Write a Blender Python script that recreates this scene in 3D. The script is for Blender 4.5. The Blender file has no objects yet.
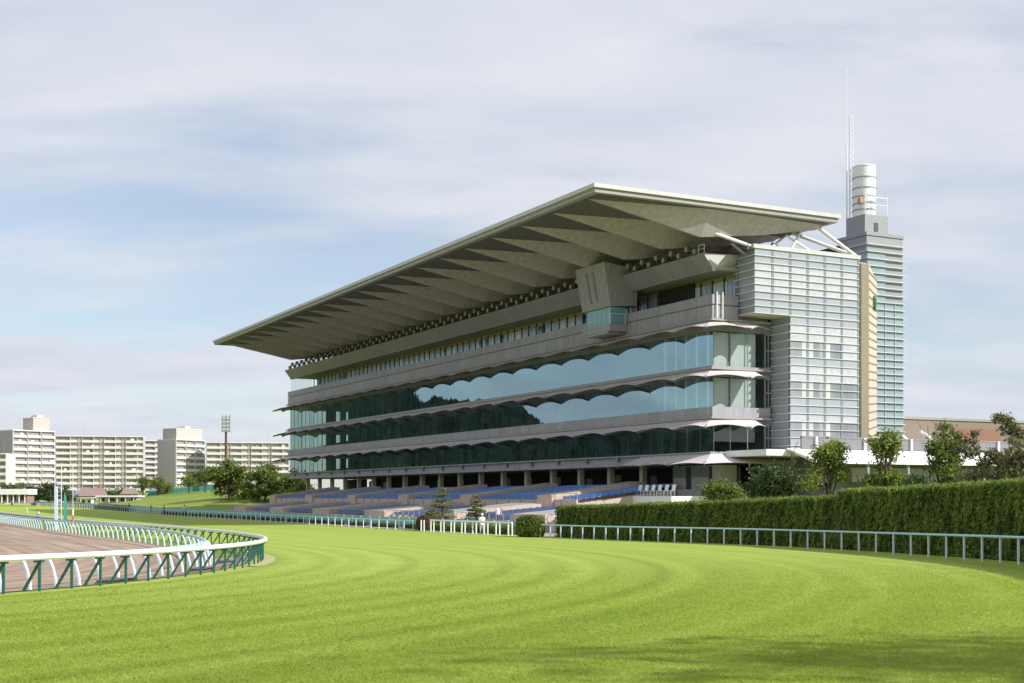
import bpy, bmesh, math, random
import numpy as np
from mathutils import Vector, Matrix, Euler
R = math.radians
rng = np.random.default_rng(7)
random.seed(7)
scn = bpy.context.scene
COL = scn.collection
EYE = 3.6                      # height of the lens above the datum (the apron of the stand)
F = 1295.0                     # focal length in photo pixels
HOR = 496.0

# ------------------------------------------------------------------ helpers
class MB:
    def __init__(s, dz=0.0):
        s.v = []; s.f = []; s.dz = dz
    def add(s, vs, fs):
        n = len(s.v)
        s.v += [(p[0], p[1], p[2] + s.dz) for p in vs]
        s.f += [tuple(n + i for i in f) for f in fs]
        return s
    def box(s, x0, x1, y0, y1, z0, z1):
        x0, x1 = min(x0, x1), max(x0, x1); y0, y1 = min(y0, y1), max(y0, y1)
        vs = [(x0,y0,z0),(x1,y0,z0),(x1,y1,z0),(x0,y1,z0),(x0,y0,z1),(x1,y0,z1),(x1,y1,z1),(x0,y1,z1)]
        return s.add(vs, [(3,2,1,0),(4,5,6,7),(0,1,5,4),(1,2,6,5),(2,3,7,6),(3,0,4,7)])
    def quad(s, *p):
        return s.add(p, [tuple(range(len(p)))])
    def hexa(s, p):            # 8 points: bottom four, top four
        return s.add(p, [(3,2,1,0),(4,5,6,7),(0,1,5,4),(1,2,6,5),(2,3,7,6),(3,0,4,7)])
    def prism_x(s, prof, x0, x1):   # profile of (y,z) along x
        n = len(prof)
        vs = [(x0,)+tuple(p) for p in prof] + [(x1,)+tuple(p) for p in prof]
        fs = [tuple(range(n))[::-1], tuple(range(n, 2*n))]
        fs += [(i, (i+1) % n, n + (i+1) % n, n + i) for i in range(n)]
        return s.add(vs, fs)
    def prism_z(s, poly, z0, z1):
        n = len(poly)
        vs = [(p[0], p[1], z0) for p in poly] + [(p[0], p[1], z1) for p in poly]
        fs = [tuple(range(n))[::-1], tuple(range(n, 2*n))]
        fs += [(i, (i+1) % n, n + (i+1) % n, n + i) for i in range(n)]
        return s.add(vs, fs)
    def path(s, pts, r, n=8, ry=None, cap=True):
        pts = [Vector(p) for p in pts]; vs = []; fs = []
        for i, p in enumerate(pts):
            t = (pts[min(i+1, len(pts)-1)] - pts[max(i-1, 0)]).normalized()
            up = Vector((0,0,1)) if abs(t.z) < .95 else Vector((1,0,0))
            sx = t.cross(up).normalized(); sy = sx.cross(t).normalized()
            rr = r[i] if isinstance(r, (list, tuple)) else r
            r2 = rr if ry is None else ry
            for k in range(n):
                a = 2*math.pi*(k+.5)/n
                vs.append(tuple(p + sx*rr*math.cos(a) + sy*r2*math.sin(a)))
        for i in range(len(pts)-1):
            for k in range(n):
                fs.append((i*n+k, i*n+(k+1) % n, (i+1)*n+(k+1) % n, (i+1)*n+k))
        if cap:
            fs.append(tuple(range(n))[::-1]); fs.append(tuple((len(pts)-1)*n+k for k in range(n)))
        return s.add(vs, fs)
    def tube(s, p0, p1, r, n=8):
        return s.path([p0, p1], r, n)
    def beam(s, p0, p1, w, h):
        p0, p1 = Vector(p0), Vector(p1); t = (p1-p0).normalized()
        up = Vector((0,0,1)) if abs(t.z) < .95 else Vector((1,0,0))
        a = t.cross(up).normalized()*w/2; b = a.cross(t).normalized()*h/2
        return s.hexa([tuple(p0-a-b), tuple(p0+a-b), tuple(p1+a-b), tuple(p1-a-b), tuple(p0-a+b), tuple(p0+a+b), tuple(p1+a+b), tuple(p1-a+b)])
    def lathe(s, prof, n=20, c=(0,0)):
        vs = []; fs = []
        for r, z in prof:
            for k in range(n):
                a = 2*math.pi*k/n; vs.append((c[0]+r*math.cos(a), c[1]+r*math.sin(a), z))
        for i in range(len(prof)-1):
            for k in range(n):
                fs.append((i*n+k, i*n+(k+1) % n, (i+1)*n+(k+1) % n, (i+1)*n+k))
        fs.append(tuple(range(n))[::-1]); fs.append(tuple((len(prof)-1)*n+k for k in range(n)))
        return s.add(vs, fs)
    def build(s, name, mat, parent=None, smooth=False):
        me = bpy.data.meshes.new(name); me.from_pydata(s.v, [], s.f); me.materials.append(mat)
        if smooth:
            me.polygons.foreach_set('use_smooth', [True]*len(me.polygons))
            try: me.set_sharp_from_angle(angle=R(40))
            except Exception: pass
        bm = bmesh.new(); bm.from_mesh(me); bmesh.ops.recalc_face_normals(bm, faces=bm.faces); bm.to_mesh(me); bm.free()
        return link(name, me, parent)

def link(name, me, parent=None):
    o = bpy.data.objects.new(name, me); COL.objects.link(o)
    if parent: o.parent = parent
    return o
def tag(o, label=None, cat=None, group=None, kind=None):
    if label: o['label'] = label
    if cat: o['category'] = cat
    if group: o['group'] = group
    if kind: o['kind'] = kind
    return o
def empty(name, loc=(0,0,0), rz=0, **k):
    o = bpy.data.objects.new(name, None); COL.objects.link(o); o.location = loc; o.rotation_euler = (0,0,rz)
    o.empty_display_size = .5
    return tag(o, **k)
def dup(o, parent=None, loc=None):
    c = o.copy(); COL.objects.link(c)
    if parent: c.parent = parent
    if loc is not None: c.location = loc
    return c
def dup_tree(o, parent=None):
    c = o.copy(); COL.objects.link(c); c.parent = parent
    for ch in list(o.children): dup_tree(ch, c)
    return c
def quads_mesh(name, V, mat):          # V: (N,4,3)
    n = len(V); me = bpy.data.meshes.new(name)
    me.vertices.add(n*4); me.vertices.foreach_set('co', V.reshape(-1).astype(np.float32))
    me.loops.add(n*4); me.loops.foreach_set('vertex_index', np.arange(n*4, dtype=np.int32))
    me.polygons.add(n); me.polygons.foreach_set('loop_start', np.arange(0, n*4, 4, dtype=np.int32))
    me.polygons.foreach_set('loop_total', np.full(n, 4, dtype=np.int32))
    me.update(calc_edges=True); me.validate(); me.materials.append(mat)
    return me

# ------------------------------------------------------------------ materials
def nodes(name):
    m = bpy.data.materials.new(name); m.use_nodes = True
    nt = m.node_tree; b = nt.nodes['Principled BSDF']
    return m, nt, b
def N(nt, t, **k):
    n = nt.nodes.new(t)
    for a, v in k.items(): setattr(n, a, v)
    return n
def ramp(nt, stops, interp='LINEAR'):
    r = N(nt, 'ShaderNodeValToRGB'); e = r.color_ramp.elements; r.color_ramp.interpolation = interp
    while len(e) < len(stops): e.new(.5)
    for i, (p, c) in enumerate(stops):
        e[i].position = p; e[i].color = (*c, 1) if len(c) == 3 else c
    return r
def plain(name, col, rough=.6, var=.12, scale=1.2, metal=0.0, streak=False, bump=0.0, spec=.5, joint=0):
    m, nt, b = nodes(name)
    tc = N(nt, 'ShaderNodeTexCoord'); mp = N(nt, 'ShaderNodeMapping')
    mp.inputs['Scale'].default_value = (scale, scale, scale*(.12 if streak else 1))
    nz = N(nt, 'ShaderNodeTexNoise'); nz.inputs['Detail'].default_value = 5
    nt.links.new(tc.outputs['Object'], mp.inputs[0]); nt.links.new(mp.outputs[0], nz.inputs['Vector'])
    lo = tuple(c*(1-var) for c in col); hi = tuple(min(1, c*(1+var)) for c in col)
    r = ramp(nt, [(.3, lo), (.7, hi)]); nt.links.new(nz.outputs['Fac'], r.inputs[0])
    out = r.outputs[0]
    if joint:
        sx = N(nt, 'ShaderNodeSeparateXYZ'); nt.links.new(tc.outputs['Object'], sx.inputs[0])
        dvj = N(nt, 'ShaderNodeMath', operation='DIVIDE'); dvj.inputs[1].default_value = joint; nt.links.new(sx.outputs[0], dvj.inputs[0])
        fl_ = N(nt, 'ShaderNodeMath', operation='FLOOR'); nt.links.new(dvj.outputs[0], fl_.inputs[0])
        wn_ = N(nt, 'ShaderNodeTexWhiteNoise', noise_dimensions='1D'); nt.links.new(fl_.outputs[0], wn_.inputs['W'])
        fc_ = N(nt, 'ShaderNodeMath', operation='FRACT'); nt.links.new(dvj.outputs[0], fc_.inputs[0])
        gt_ = N(nt, 'ShaderNodeMath', operation='GREATER_THAN'); gt_.inputs[1].default_value = .08/joint; nt.links.new(fc_.outputs[0], gt_.inputs[0])
        ma_ = N(nt, 'ShaderNodeMath', operation='MULTIPLY_ADD'); ma_.inputs[1].default_value = .14; ma_.inputs[2].default_value = .93; nt.links.new(wn_.outputs['Value'], ma_.inputs[0])
        g2_ = N(nt, 'ShaderNodeMath', operation='MULTIPLY_ADD'); g2_.inputs[1].default_value = .28; g2_.inputs[2].default_value = .72; nt.links.new(gt_.outputs[0], g2_.inputs[0])
        mu_ = N(nt, 'ShaderNodeMath', operation='MULTIPLY'); nt.links.new(ma_.outputs[0], mu_.inputs[0]); nt.links.new(g2_.outputs[0], mu_.inputs[1])
        mj = N(nt, 'ShaderNodeMix', data_type='RGBA', blend_type='MULTIPLY'); mj.inputs[0].default_value = 1
        nt.links.new(out, mj.inputs[6]); nt.links.new(mu_.outputs[0], mj.inputs[7]); out = mj.outputs[2]
    nt.links.new(out, b.inputs['Base Color'])
    b.inputs['Roughness'].default_value = rough; b.inputs['Metallic'].default_value = metal
    b.inputs['Specular IOR Level'].default_value = spec
    if bump:
        bp = N(nt, 'ShaderNodeBump'); bp.inputs['Strength'].default_value = bump; bp.inputs['Distance'].default_value = .05
        n2 = N(nt, 'ShaderNodeTexNoise'); n2.inputs['Scale'].default_value = scale*8; n2.inputs['Detail'].default_value = 3
        nt.links.new(tc.outputs['Object'], n2.inputs['Vector']); nt.links.new(n2.outputs['Fac'], bp.inputs['Height'])
        nt.links.new(bp.outputs[0], b.inputs['Normal'])
    return m
def islands(name, stops, rough=.6, interp='LINEAR', spec=.4):
    m, nt, b = nodes(name); g = N(nt, 'ShaderNodeNewGeometry')
    r = ramp(nt, stops, interp); nt.links.new(g.outputs['Random Per Island'], r.inputs[0])
    nt.links.new(r.outputs[0], b.inputs['Base Color']); b.inputs['Roughness'].default_value = rough
    b.inputs['Specular IOR Level'].default_value = spec
    return m
def leaf(name, stops, trans=.3, rough=.55):
    m, nt, b = nodes(name); g = N(nt, 'ShaderNodeNewGeometry')
    r = ramp(nt, stops); nt.links.new(g.outputs['Random Per Island'], r.inputs[0])
    nz = N(nt, 'ShaderNodeTexNoise'); nz.inputs['Scale'].default_value = .7; nz.inputs['Detail'].default_value = 2
    tc = N(nt, 'ShaderNodeTexCoord'); nt.links.new(tc.outputs['Object'], nz.inputs['Vector'])
    r2 = ramp(nt, [(.3, (.65,.7,.65)), (.7, (1.25,1.2,1.0))]); nt.links.new(nz.outputs['Fac'], r2.inputs[0])
    mx = N(nt, 'ShaderNodeMix', data_type='RGBA', blend_type='MULTIPLY'); mx.inputs[0].default_value = 1
    nt.links.new(r.outputs[0], mx.inputs[6]); nt.links.new(r2.outputs[0], mx.inputs[7])
    nt.links.new(mx.outputs[2], b.inputs['Base Color']); b.inputs['Roughness'].default_value = rough
    b.inputs['Specular IOR Level'].default_value = .25
    tr = N(nt, 'ShaderNodeBsdfTranslucent'); nt.links.new(mx.outputs[2], tr.inputs[0])
    ms = N(nt, 'ShaderNodeMixShader'); ms.inputs[0].default_value = trans
    nt.links.new(b.outputs[0], ms.inputs[1]); nt.links.new(tr.outputs[0], ms.inputs[2])
    nt.links.new(ms.outputs[0], nt.nodes['Material Output'].inputs[0])
    return m
def glass(name, tint, refl=.28, rough=.01, refl_tint=(.72,.9,.95)):
    m, nt, b = nodes(name); nt.nodes.remove(b)
    t = N(nt, 'ShaderNodeBsdfTransparent'); t.inputs[0].default_value = (*tint, 1)
    g = N(nt, 'ShaderNodeBsdfGlossy'); g.inputs['Roughness'].default_value = rough; g.inputs[0].default_value = (*refl_tint, 1)
    lw = N(nt, 'ShaderNodeLayerWeight'); lw.inputs[0].default_value = .5
    pw = N(nt, 'ShaderNodeMath', operation='POWER'); pw.inputs[1].default_value = 5; nt.links.new(lw.outputs['Facing'], pw.inputs[0])
    ma = N(nt, 'ShaderNodeMath', operation='MULTIPLY_ADD', use_clamp=True); ma.inputs[1].default_value = 1-refl; ma.inputs[2].default_value = refl
    ms = N(nt, 'ShaderNodeMixShader'); nt.links.new(pw.outputs[0], ma.inputs[0]); nt.links.new(ma.outputs[0], ms.inputs[0])
    nt.links.new(t.outputs[0], ms.inputs[1]); nt.links.new(g.outputs[0], ms.inputs[2])
    # each pane sits a hair out of true, so reflections break from pane to pane
    tc = N(nt, 'ShaderNodeTexCoord'); nz = N(nt, 'ShaderNodeTexNoise'); nz.inputs['Scale'].default_value = .35
    bp = N(nt, 'ShaderNodeBump'); bp.inputs['Strength'].default_value = .012; bp.inputs['Distance'].default_value = .5
    nt.links.new(tc.outputs['Object'], nz.inputs['Vector']); nt.links.new(nz.outputs['Fac'], bp.inputs['Height'])
    nt.links.new(bp.outputs[0], g.inputs['Normal'])
    nt.links.new(ms.outputs[0], nt.nodes['Material Output'].inputs[0])
    return m

M = {}
M['panel_grey'] = plain('panel_grey', (.335,.32,.35), .5, .16, .8, streak=True, joint=2.6)
M['panel_dark'] = plain('panel_dark', (.22,.208,.218), .55, .10, .5, streak=True)
M['fascia_grey'] = plain('fascia_grey', (.27,.257,.285), .5, .13, .8, streak=True, joint=2.6)
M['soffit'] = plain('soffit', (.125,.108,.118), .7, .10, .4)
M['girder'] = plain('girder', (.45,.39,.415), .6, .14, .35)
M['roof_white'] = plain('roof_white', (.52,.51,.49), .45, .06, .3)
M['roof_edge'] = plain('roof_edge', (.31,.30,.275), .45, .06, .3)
M['white'] = plain('white_paint', (.78,.78,.77), .45, .05, 1)
M['fabric'] = plain('awning_fabric', (.66,.60,.59), .8, .06, .6, spec=.2)
M['beige'] = plain('beige_concrete', (.52,.42,.345), .85, .14, .8, bump=.2)
M['beige_wall'] = plain('beige_wall', (.40,.37,.27), .8, .06, .5)
M['concrete'] = plain('concrete', (.36,.35,.33), .85, .12, .6, bump=.2)
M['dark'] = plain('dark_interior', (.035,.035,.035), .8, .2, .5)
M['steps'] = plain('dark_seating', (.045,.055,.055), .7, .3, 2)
M['steel_dark'] = plain('dark_steel', (.06,.06,.06), .5, .1, 2)
M['glass'] = glass('teal_glass', (.70,.90,.85), .40, refl_tint=(.60,.86,.94))
M['glass_clear'] = glass('clear_glass', (.84,.90,.88), .07)
M['mullion'] = plain('mullion', (.22,.25,.25), .4, .05, 2)
M['frost'] = plain('frosted_glass', (.365,.39,.425), .22, .08, .9)
M['frost2'] = plain('frosted_glass_pale', (.49,.49,.52), .25, .10, .5)
M['frost_strip'] = plain('frosted_strip', (.22,.25,.26), .3, .06, 1)
M['bandglass'] = islands('band_glass', [(0,(.20,.23,.25)),(.5,(.27,.29,.31)),(.8,(.36,.38,.38)),(1,(.6,.62,.6))], .12)
M['fin'] = plain('louvre_fin', (.62,.65,.63), .35, .05, 1)
M['tower_glass'] = plain('tower_glass', (.29,.355,.385), .12, .10, .6)
M['tower_grey'] = plain('tower_grey', (.28,.285,.30), .5, .06, .5)
M['tan'] = plain('tan_tile', (.52,.46,.37), .7, .10, 1.5)
M['tan_dark'] = plain('tan_tile_dark', (.27,.22,.15), .7, .12, 1.5)
M['green_sign'] = plain('green_emblem', (.03,.20,.09), .4, .05, 2)
M['brick'] = plain('brick_brown', (.24,.19,.145), .85, .14, 1)
M['brick_red'] = plain('brick_red', (.27,.14,.095), .85, .15, 1)
M['windows5'] = islands('lounge_window', [(0,(.05,.06,.07)),(.10,(.12,.15,.2)),(.16,(.46,.56,.72)),(.6,(.56,.66,.80)),(.85,(.74,.79,.86)),(1,(.40,.50,.62))], .15, 'CONSTANT')  # pale blue tones paint reflected sky; white and dark panes vary at random
M['booth_glass'] = plain('booth_blue_glass', (.20,.40,.46), .10, .08, .6)
M['seat_blue'] = islands('seat_blue', [(0,(.09,.20,.46)),(1,(.15,.29,.58))], .45)
M['seat_violet'] = islands('seat_violet', [(0,(.12,.18,.34)),(1,(.18,.25,.44))], .5)
M['teal'] = plain('teal_panel', (.20,.44,.44), .35, .08, .5)
M['post_white'] = plain('post_white', (.80,.81,.82), .4, .05, 3)
M['rail_blue'] = plain('rail_pale_blue', (.44,.62,.72), .35, .06, 3)
M['post_blue'] = plain('post_pale_blue', (.60,.71,.82), .35, .06, 3)
M['post_green'] = plain('post_green', (.028,.115,.09), .45, .12, 4)
M['rail_white'] = plain('rail_white', (.80,.78,.76), .4, .04, 2)
M['apron'] = plain('apron_paving', (.36,.31,.26), .9, .12, .4)
M['sand'] = plain('sand_edge', (.40,.38,.17), .95, .2, 1.5)
M['bark'] = plain('bark', (.10,.075,.055), .9, .3, 3, bump=.5)
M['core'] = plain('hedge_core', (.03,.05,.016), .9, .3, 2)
M['leaf_hedge'] = leaf('leaf_hedge', [(0,(.10,.165,.04)),(.6,(.22,.305,.068)),(1,(.38,.43,.11))], .48)
M['leaf_dark'] = leaf('leaf_dark', [(0,(.04,.07,.028)),(.7,(.085,.13,.045)),(1,(.14,.18,.06))], .3)
M['leaf_bright'] = leaf('leaf_bright', [(0,(.11,.16,.035)),(.6,(.23,.30,.065)),(1,(.36,.40,.11))], .45)
M['leaf_mid'] = leaf('leaf_mid', [(0,(.085,.13,.035)),(.6,(.18,.235,.055)),(1,(.29,.32,.09))], .42)
M['leaf_rust'] = leaf('leaf_rust', [(0,(.12,.11,.06)),(.5,(.20,.21,.11)),(1,(.33,.28,.18))], .3)
M['leaf_pine'] = leaf('leaf_pine', [(0,(.11,.13,.06)),(.7,(.26,.27,.14)),(1,(.42,.40,.23))], .4)
M['leaf_red'] = leaf('leaf_red', [(0,(.13,.06,.035)),(1,(.24,.13,.075))], .25)
M['apt_wall'] = plain('apartment_wall', (.52,.46,.42), .8, .06, .3)
M['apt_bal'] = plain('apartment_balcony', (.72,.67,.635), .8, .06, .5)
M['apt_grey'] = plain('apartment_grey', (.52,.50,.49), .8, .06, .2)
M['apt_win'] = islands('apartment_window', [(0,(.24,.23,.23)),(.6,(.34,.33,.33)),(1,(.52,.50,.48))], .3)  # pane tones lifted so distance haze sits in the colour
M['apt_stair'] = plain('apartment_stair', (.34,.28,.25), .8, .1, .5)
M['red_steel'] = plain('red_steel', (.11,.045,.04), .5, .15, 1)
M['red_paint'] = plain('red_paint', (.62,.13,.06), .5, .1, 2)
M['lamp'] = plain('lamp_housing', (.16,.16,.15), .4, .2, 3)
M['lamp_glass'] = plain('lamp_lens', (.42,.42,.38), .15, .1, 3)
M['skin'] = plain('skin', (.48,.30,.22), .6, .05, 5)
M['hair'] = plain('hair', (.02,.016,.014), .6, .2, 5)
M['cloth_white'] = plain('cloth_white', (.78,.78,.78), .85, .05, 5)
M['cloth_dark'] = plain('cloth_dark', (.05,.055,.075), .85, .1, 5)
M['cloth_pink'] = plain('cloth_pink', (.5,.25,.25), .85, .1, 5)
M['cloth_blue'] = plain('cloth_blue', (.18,.25,.42), .85, .1, 5)
M['blind'] = plain('roller_blind', (.50,.50,.48), .8, .04, 1)
M['terracotta'] = plain('terracotta_paint', (.50,.29,.21), .6, .1, 1)
M['roof_red'] = plain('roof_red', (.30,.20,.18), .8, .15, .5)
M['roof_grey'] = plain('roof_slate', (.25,.25,.27), .8, .15, .5)
M['net_green'] = plain('net_green', (.06,.26,.20), .7, .1, .5)

def turf_mat(trans=0.0):
    m, nt, b = nodes('turf_blade' if trans else 'turf')
    uv = N(nt, 'ShaderNodeUVMap'); uv.uv_map = 'track'
    sp = N(nt, 'ShaderNodeSeparateXYZ'); nt.links.new(uv.outputs[0], sp.inputs[0])
    geo = N(nt, 'ShaderNodeNewGeometry')
    # mown rings: stretched noise across the radius, wobbling a little along the track
    mp = N(nt, 'ShaderNodeMapping'); mp.inputs['Scale'].default_value = (.006, .9, 1)
    nt.links.new(uv.outputs[0], mp.inputs[0])
    n1 = N(nt, 'ShaderNodeTexNoise'); n1.inputs['Scale'].default_value = 1; n1.inputs['Detail'].default_value = 2; n1.inputs['Distortion'].default_value = .15
    nt.links.new(mp.outputs[0], n1.inputs['Vector'])
    wv = N(nt, 'ShaderNodeMath', operation='MULTIPLY'); wv.inputs[1].default_value = 2*math.pi/2.1
    nt.links.new(sp.outputs[1], wv.inputs[0])
    sn = N(nt, 'ShaderNodeMath', operation='SINE'); nt.links.new(wv.outputs[0], sn.inputs[0])
    sm = N(nt, 'ShaderNodeMath', operation='MULTIPLY_ADD'); sm.inputs[1].default_value = .115
    nt.links.new(sn.outputs[0], sm.inputs[0]); nt.links.new(n1.outputs['Fac'], sm.inputs[2])
    n2 = N(nt, 'ShaderNodeTexNoise'); n2.inputs['Scale'].default_value = .35; n2.inputs['Detail'].default_value = 8; n2.inputs['Roughness'].default_value = .65
    nt.links.new(geo.outputs['Position'], n2.inputs['Vector'])
    n3 = N(nt, 'ShaderNodeTexNoise'); n3.inputs['Scale'].default_value = 9; n3.inputs['Detail'].default_value = 5; n3.inputs['Roughness'].default_value = .75
    nt.links.new(geo.outputs['Position'], n3.inputs['Vector'])
    a1 = N(nt, 'ShaderNodeMath', operation='MULTIPLY_ADD'); a1.inputs[1].default_value = .6
    nt.links.new(n2.outputs['Fac'], a1.inputs[0]); nt.links.new(sm.outputs[0], a1.inputs[2])
    a2 = N(nt, 'ShaderNodeMath', operation='MULTIPLY_ADD'); a2.inputs[1].default_value = .65
    nt.links.new(n3.outputs['Fac'], a2.inputs[0]); nt.links.new(a1.outputs[0], a2.inputs[2])
    dv = N(nt, 'ShaderNodeMath', operation='DIVIDE'); dv.inputs[1].default_value = 2.25; nt.links.new(a2.outputs[0], dv.inputs[0])
    r = ramp(nt, [(.33,(.205,.285,.034)), (.5,(.29,.375,.05)), (.67,(.385,.455,.092))] if not trans else [(.33,(.32,.43,.06)), (.5,(.415,.52,.08)), (.67,(.51,.585,.125))])
    nt.links.new(dv.outputs[0], r.inputs[0]); nt.links.new(r.outputs[0], b.inputs['Base Color'])
    b.inputs['Roughness'].default_value = .8; b.inputs['Specular IOR Level'].default_value = .15
    b.inputs['Sheen Weight'].default_value = .15; b.inputs['Sheen Tint'].default_value = (.7,.8,.3,1)
    bp = N(nt, 'ShaderNodeBump'); bp.inputs['Strength'].default_value = .8; bp.inputs['Distance'].default_value = .06
    n4 = N(nt, 'ShaderNodeTexNoise'); n4.inputs['Scale'].default_value = 14; n4.inputs['Detail'].default_value = 6; n4.inputs['Roughness'].default_value = .8
    nt.links.new(geo.outputs['Position'], n4.inputs['Vector']); nt.links.new(n4.outputs['Fac'], bp.inputs['Height'])
    nt.links.new(bp.outputs[0], b.inputs['Normal'])
    if trans:
        tr = N(nt, 'ShaderNodeBsdfTranslucent'); nt.links.new(r.outputs[0], tr.inputs[0])
        ms = N(nt, 'ShaderNodeMixShader'); ms.inputs[0].default_value = trans
        nt.links.new(b.outputs[0], ms.inputs[1]); nt.links.new(tr.outputs[0], ms.inputs[2]); nt.links.new(ms.outputs[0], nt.nodes['Material Output'].inputs[0])
    return m
def lawn_mat(name, lo, hi):
    m, nt, b = nodes(name); geo = N(nt, 'ShaderNodeNewGeometry')
    n = N(nt, 'ShaderNodeTexNoise'); n.inputs['Scale'].default_value = .12; n.inputs['Detail'].default_value = 8; n.inputs['Roughness'].default_value = .65
    nt.links.new(geo.outputs['Position'], n.inputs['Vector'])
    r = ramp(nt, [(.35, lo), (.65, hi)]); nt.links.new(n.outputs['Fac'], r.inputs[0]); nt.links.new(r.outputs[0], b.inputs['Base Color'])
    b.inputs['Roughness'].default_value = .85; b.inputs['Specular IOR Level'].default_value = .15
    return m
def dirt_mat():
    m, nt, b = nodes('dirt')
    uv = N(nt, 'ShaderNodeUVMap'); uv.uv_map = 'track'; geo = N(nt, 'ShaderNodeNewGeometry')
    mp = N(nt, 'ShaderNodeMapping'); mp.inputs['Scale'].default_value = (.03, 1.3, 1); nt.links.new(uv.outputs[0], mp.inputs[0])
    n1 = N(nt, 'ShaderNodeTexNoise'); n1.inputs['Scale'].default_value = 1; n1.inputs['Detail'].default_value = 4; n1.inputs['Distortion'].default_value = .4
    nt.links.new(mp.outputs[0], n1.inputs['Vector'])
    n2 = N(nt, 'ShaderNodeTexNoise'); n2.inputs['Scale'].default_value = 1.1; n2.inputs['Detail'].default_value = 8; n2.inputs['Roughness'].default_value = .7
    nt.links.new(geo.outputs['Position'], n2.inputs['Vector'])
    ad = N(nt, 'ShaderNodeMath', operation='ADD'); nt.links.new(n1.outputs['Fac'], ad.inputs[0]); nt.links.new(n2.outputs['Fac'], ad.inputs[1])
    dv = N(nt, 'ShaderNodeMath', operation='MULTIPLY'); dv.inputs[1].default_value = .5; nt.links.new(ad.outputs[0], dv.inputs[0])
    r = ramp(nt, [(.36,(.205,.145,.105)), (.5,(.35,.26,.195)), (.62,(.45,.35,.275))])
    nt.links.new(dv.outputs[0], r.inputs[0]); nt.links.new(r.outputs[0], b.inputs['Base Color'])
    b.inputs['Roughness'].default_value = .95; b.inputs['Specular IOR Level'].default_value = .1
    bp = N(nt, 'ShaderNodeBump'); bp.inputs['Strength'].default_value = .7; bp.inputs['Distance'].default_value = .12
    nt.links.new(dv.outputs[0], bp.inputs['Height']); nt.links.new(bp.outputs[0], b.inputs['Normal'])
    return m
M['turf'] = turf_mat(); M['blade'] = turf_mat(.5); M['dirt'] = dirt_mat()
M['lawn'] = lawn_mat('lawn', (.17,.23,.035), (.26,.32,.06))
M['hill'] = lawn_mat('hill_forest', (.010,.016,.011), (.024,.034,.020))
M['verge'] = lawn_mat('verge_grass', (.12,.19,.03), (.22,.29,.05))

# ------------------------------------------------------------------ track frame
U = np.array((-.4617, .8870)); V = np.array((.8870, .4617))
CEN = np.array((-67.0, 56.0)); ROUT = 87.0; RIN = 55.35
YS = [-400,-100,0,20,40,60,80,108,150,250,300,400,3000]
ZS = [2.0,1.95,1.62,1.28,.88,.60,.40,.05,-.08,.05,.45,.6,.6]
def _slopes():
    h = np.diff(YS); d = np.diff(ZS)/h; m = np.zeros(len(YS))
    for i in range(1, len(YS)-1):
        if d[i-1]*d[i] > 0:
            w1 = 2*h[i]+h[i-1]; w2 = h[i]+2*h[i-1]; m[i] = (w1+w2)/(w1/d[i-1]+w2/d[i])
    return m
_M = _slopes()
def ss(x, a, b):
    t = np.clip((x-a)/(b-a), 0, 1); return t*t*(3-2*t)
def zf(y):
    y = np.asarray(y, float); i = np.clip(np.searchsorted(YS, y)-1, 0, len(YS)-2)
    x0 = np.take(YS, i); h = np.take(YS, i+1)-x0; t = (y-x0)/h
    z0 = np.take(ZS, i); z1 = np.take(ZS, i+1)
    return (2*t**3-3*t**2+1)*z0+(t**3-2*t**2+t)*h*np.take(_M, i)+(-2*t**3+3*t**2)*z1+(t**3-t**2)*h*np.take(_M, i+1)
def zg(x, y):
    x = np.asarray(x, float); y = np.asarray(y, float)
    dx, dy = x-10.2, y-96.2
    w = dx*V[0]+dy*V[1]; s = dx*U[0]+dy*U[1]
    return zf(y) + bank(x, y) + 5.0*ss(w, 6, 60)*ss(s, 205, 262)*(1-ss(s, 420, 470))
def bank(x, y):
    x = np.asarray(x, float); y = np.asarray(y, float)
    dx, dy = x-CEN[0], y-CEN[1]; w = dx*V[0]+dy*V[1]; s = dx*U[0]+dy*U[1]
    r = np.where(s > 0, w, np.hypot(dx, dy))
    s = np.where(s > 0, s, 71.0*(np.arctan2(dy, dx)-math.atan2(V[1], V[0])))
    s = np.where(s < -150, s+446, s)
    return (1-ss(r, 56, 82))*(-.20+.32*ss(s, -15, 25)) - .26*(1-ss(r, 51.5, 55.2))*(1-ss(s, -20, 20)) + .22*ss(r, 72, 87)*(1-ss(s, -52, -12))
def trk(s, r):               # s metres along the track from the tangent point, r as a radius
    if s >= 0:
        p = CEN + V*r + U*s
    else:
        a = s/71.0; ca, sa = math.cos(a), math.sin(a)
        p = CEN + r*(V*ca + U*sa)
    return p
def trk3(s, r, dz=0.0):
    p = trk(s, r); return (float(p[0]), float(p[1]), float(zf(p[1])+bank(p[0], p[1]))+dz)
def atpx(px, Y, y=None):
    X = (px-512)/F*Y
    return (X, Y, (EYE+(HOR-y)*Y/F) if y is not None else float(zg(X, Y)))

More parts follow.
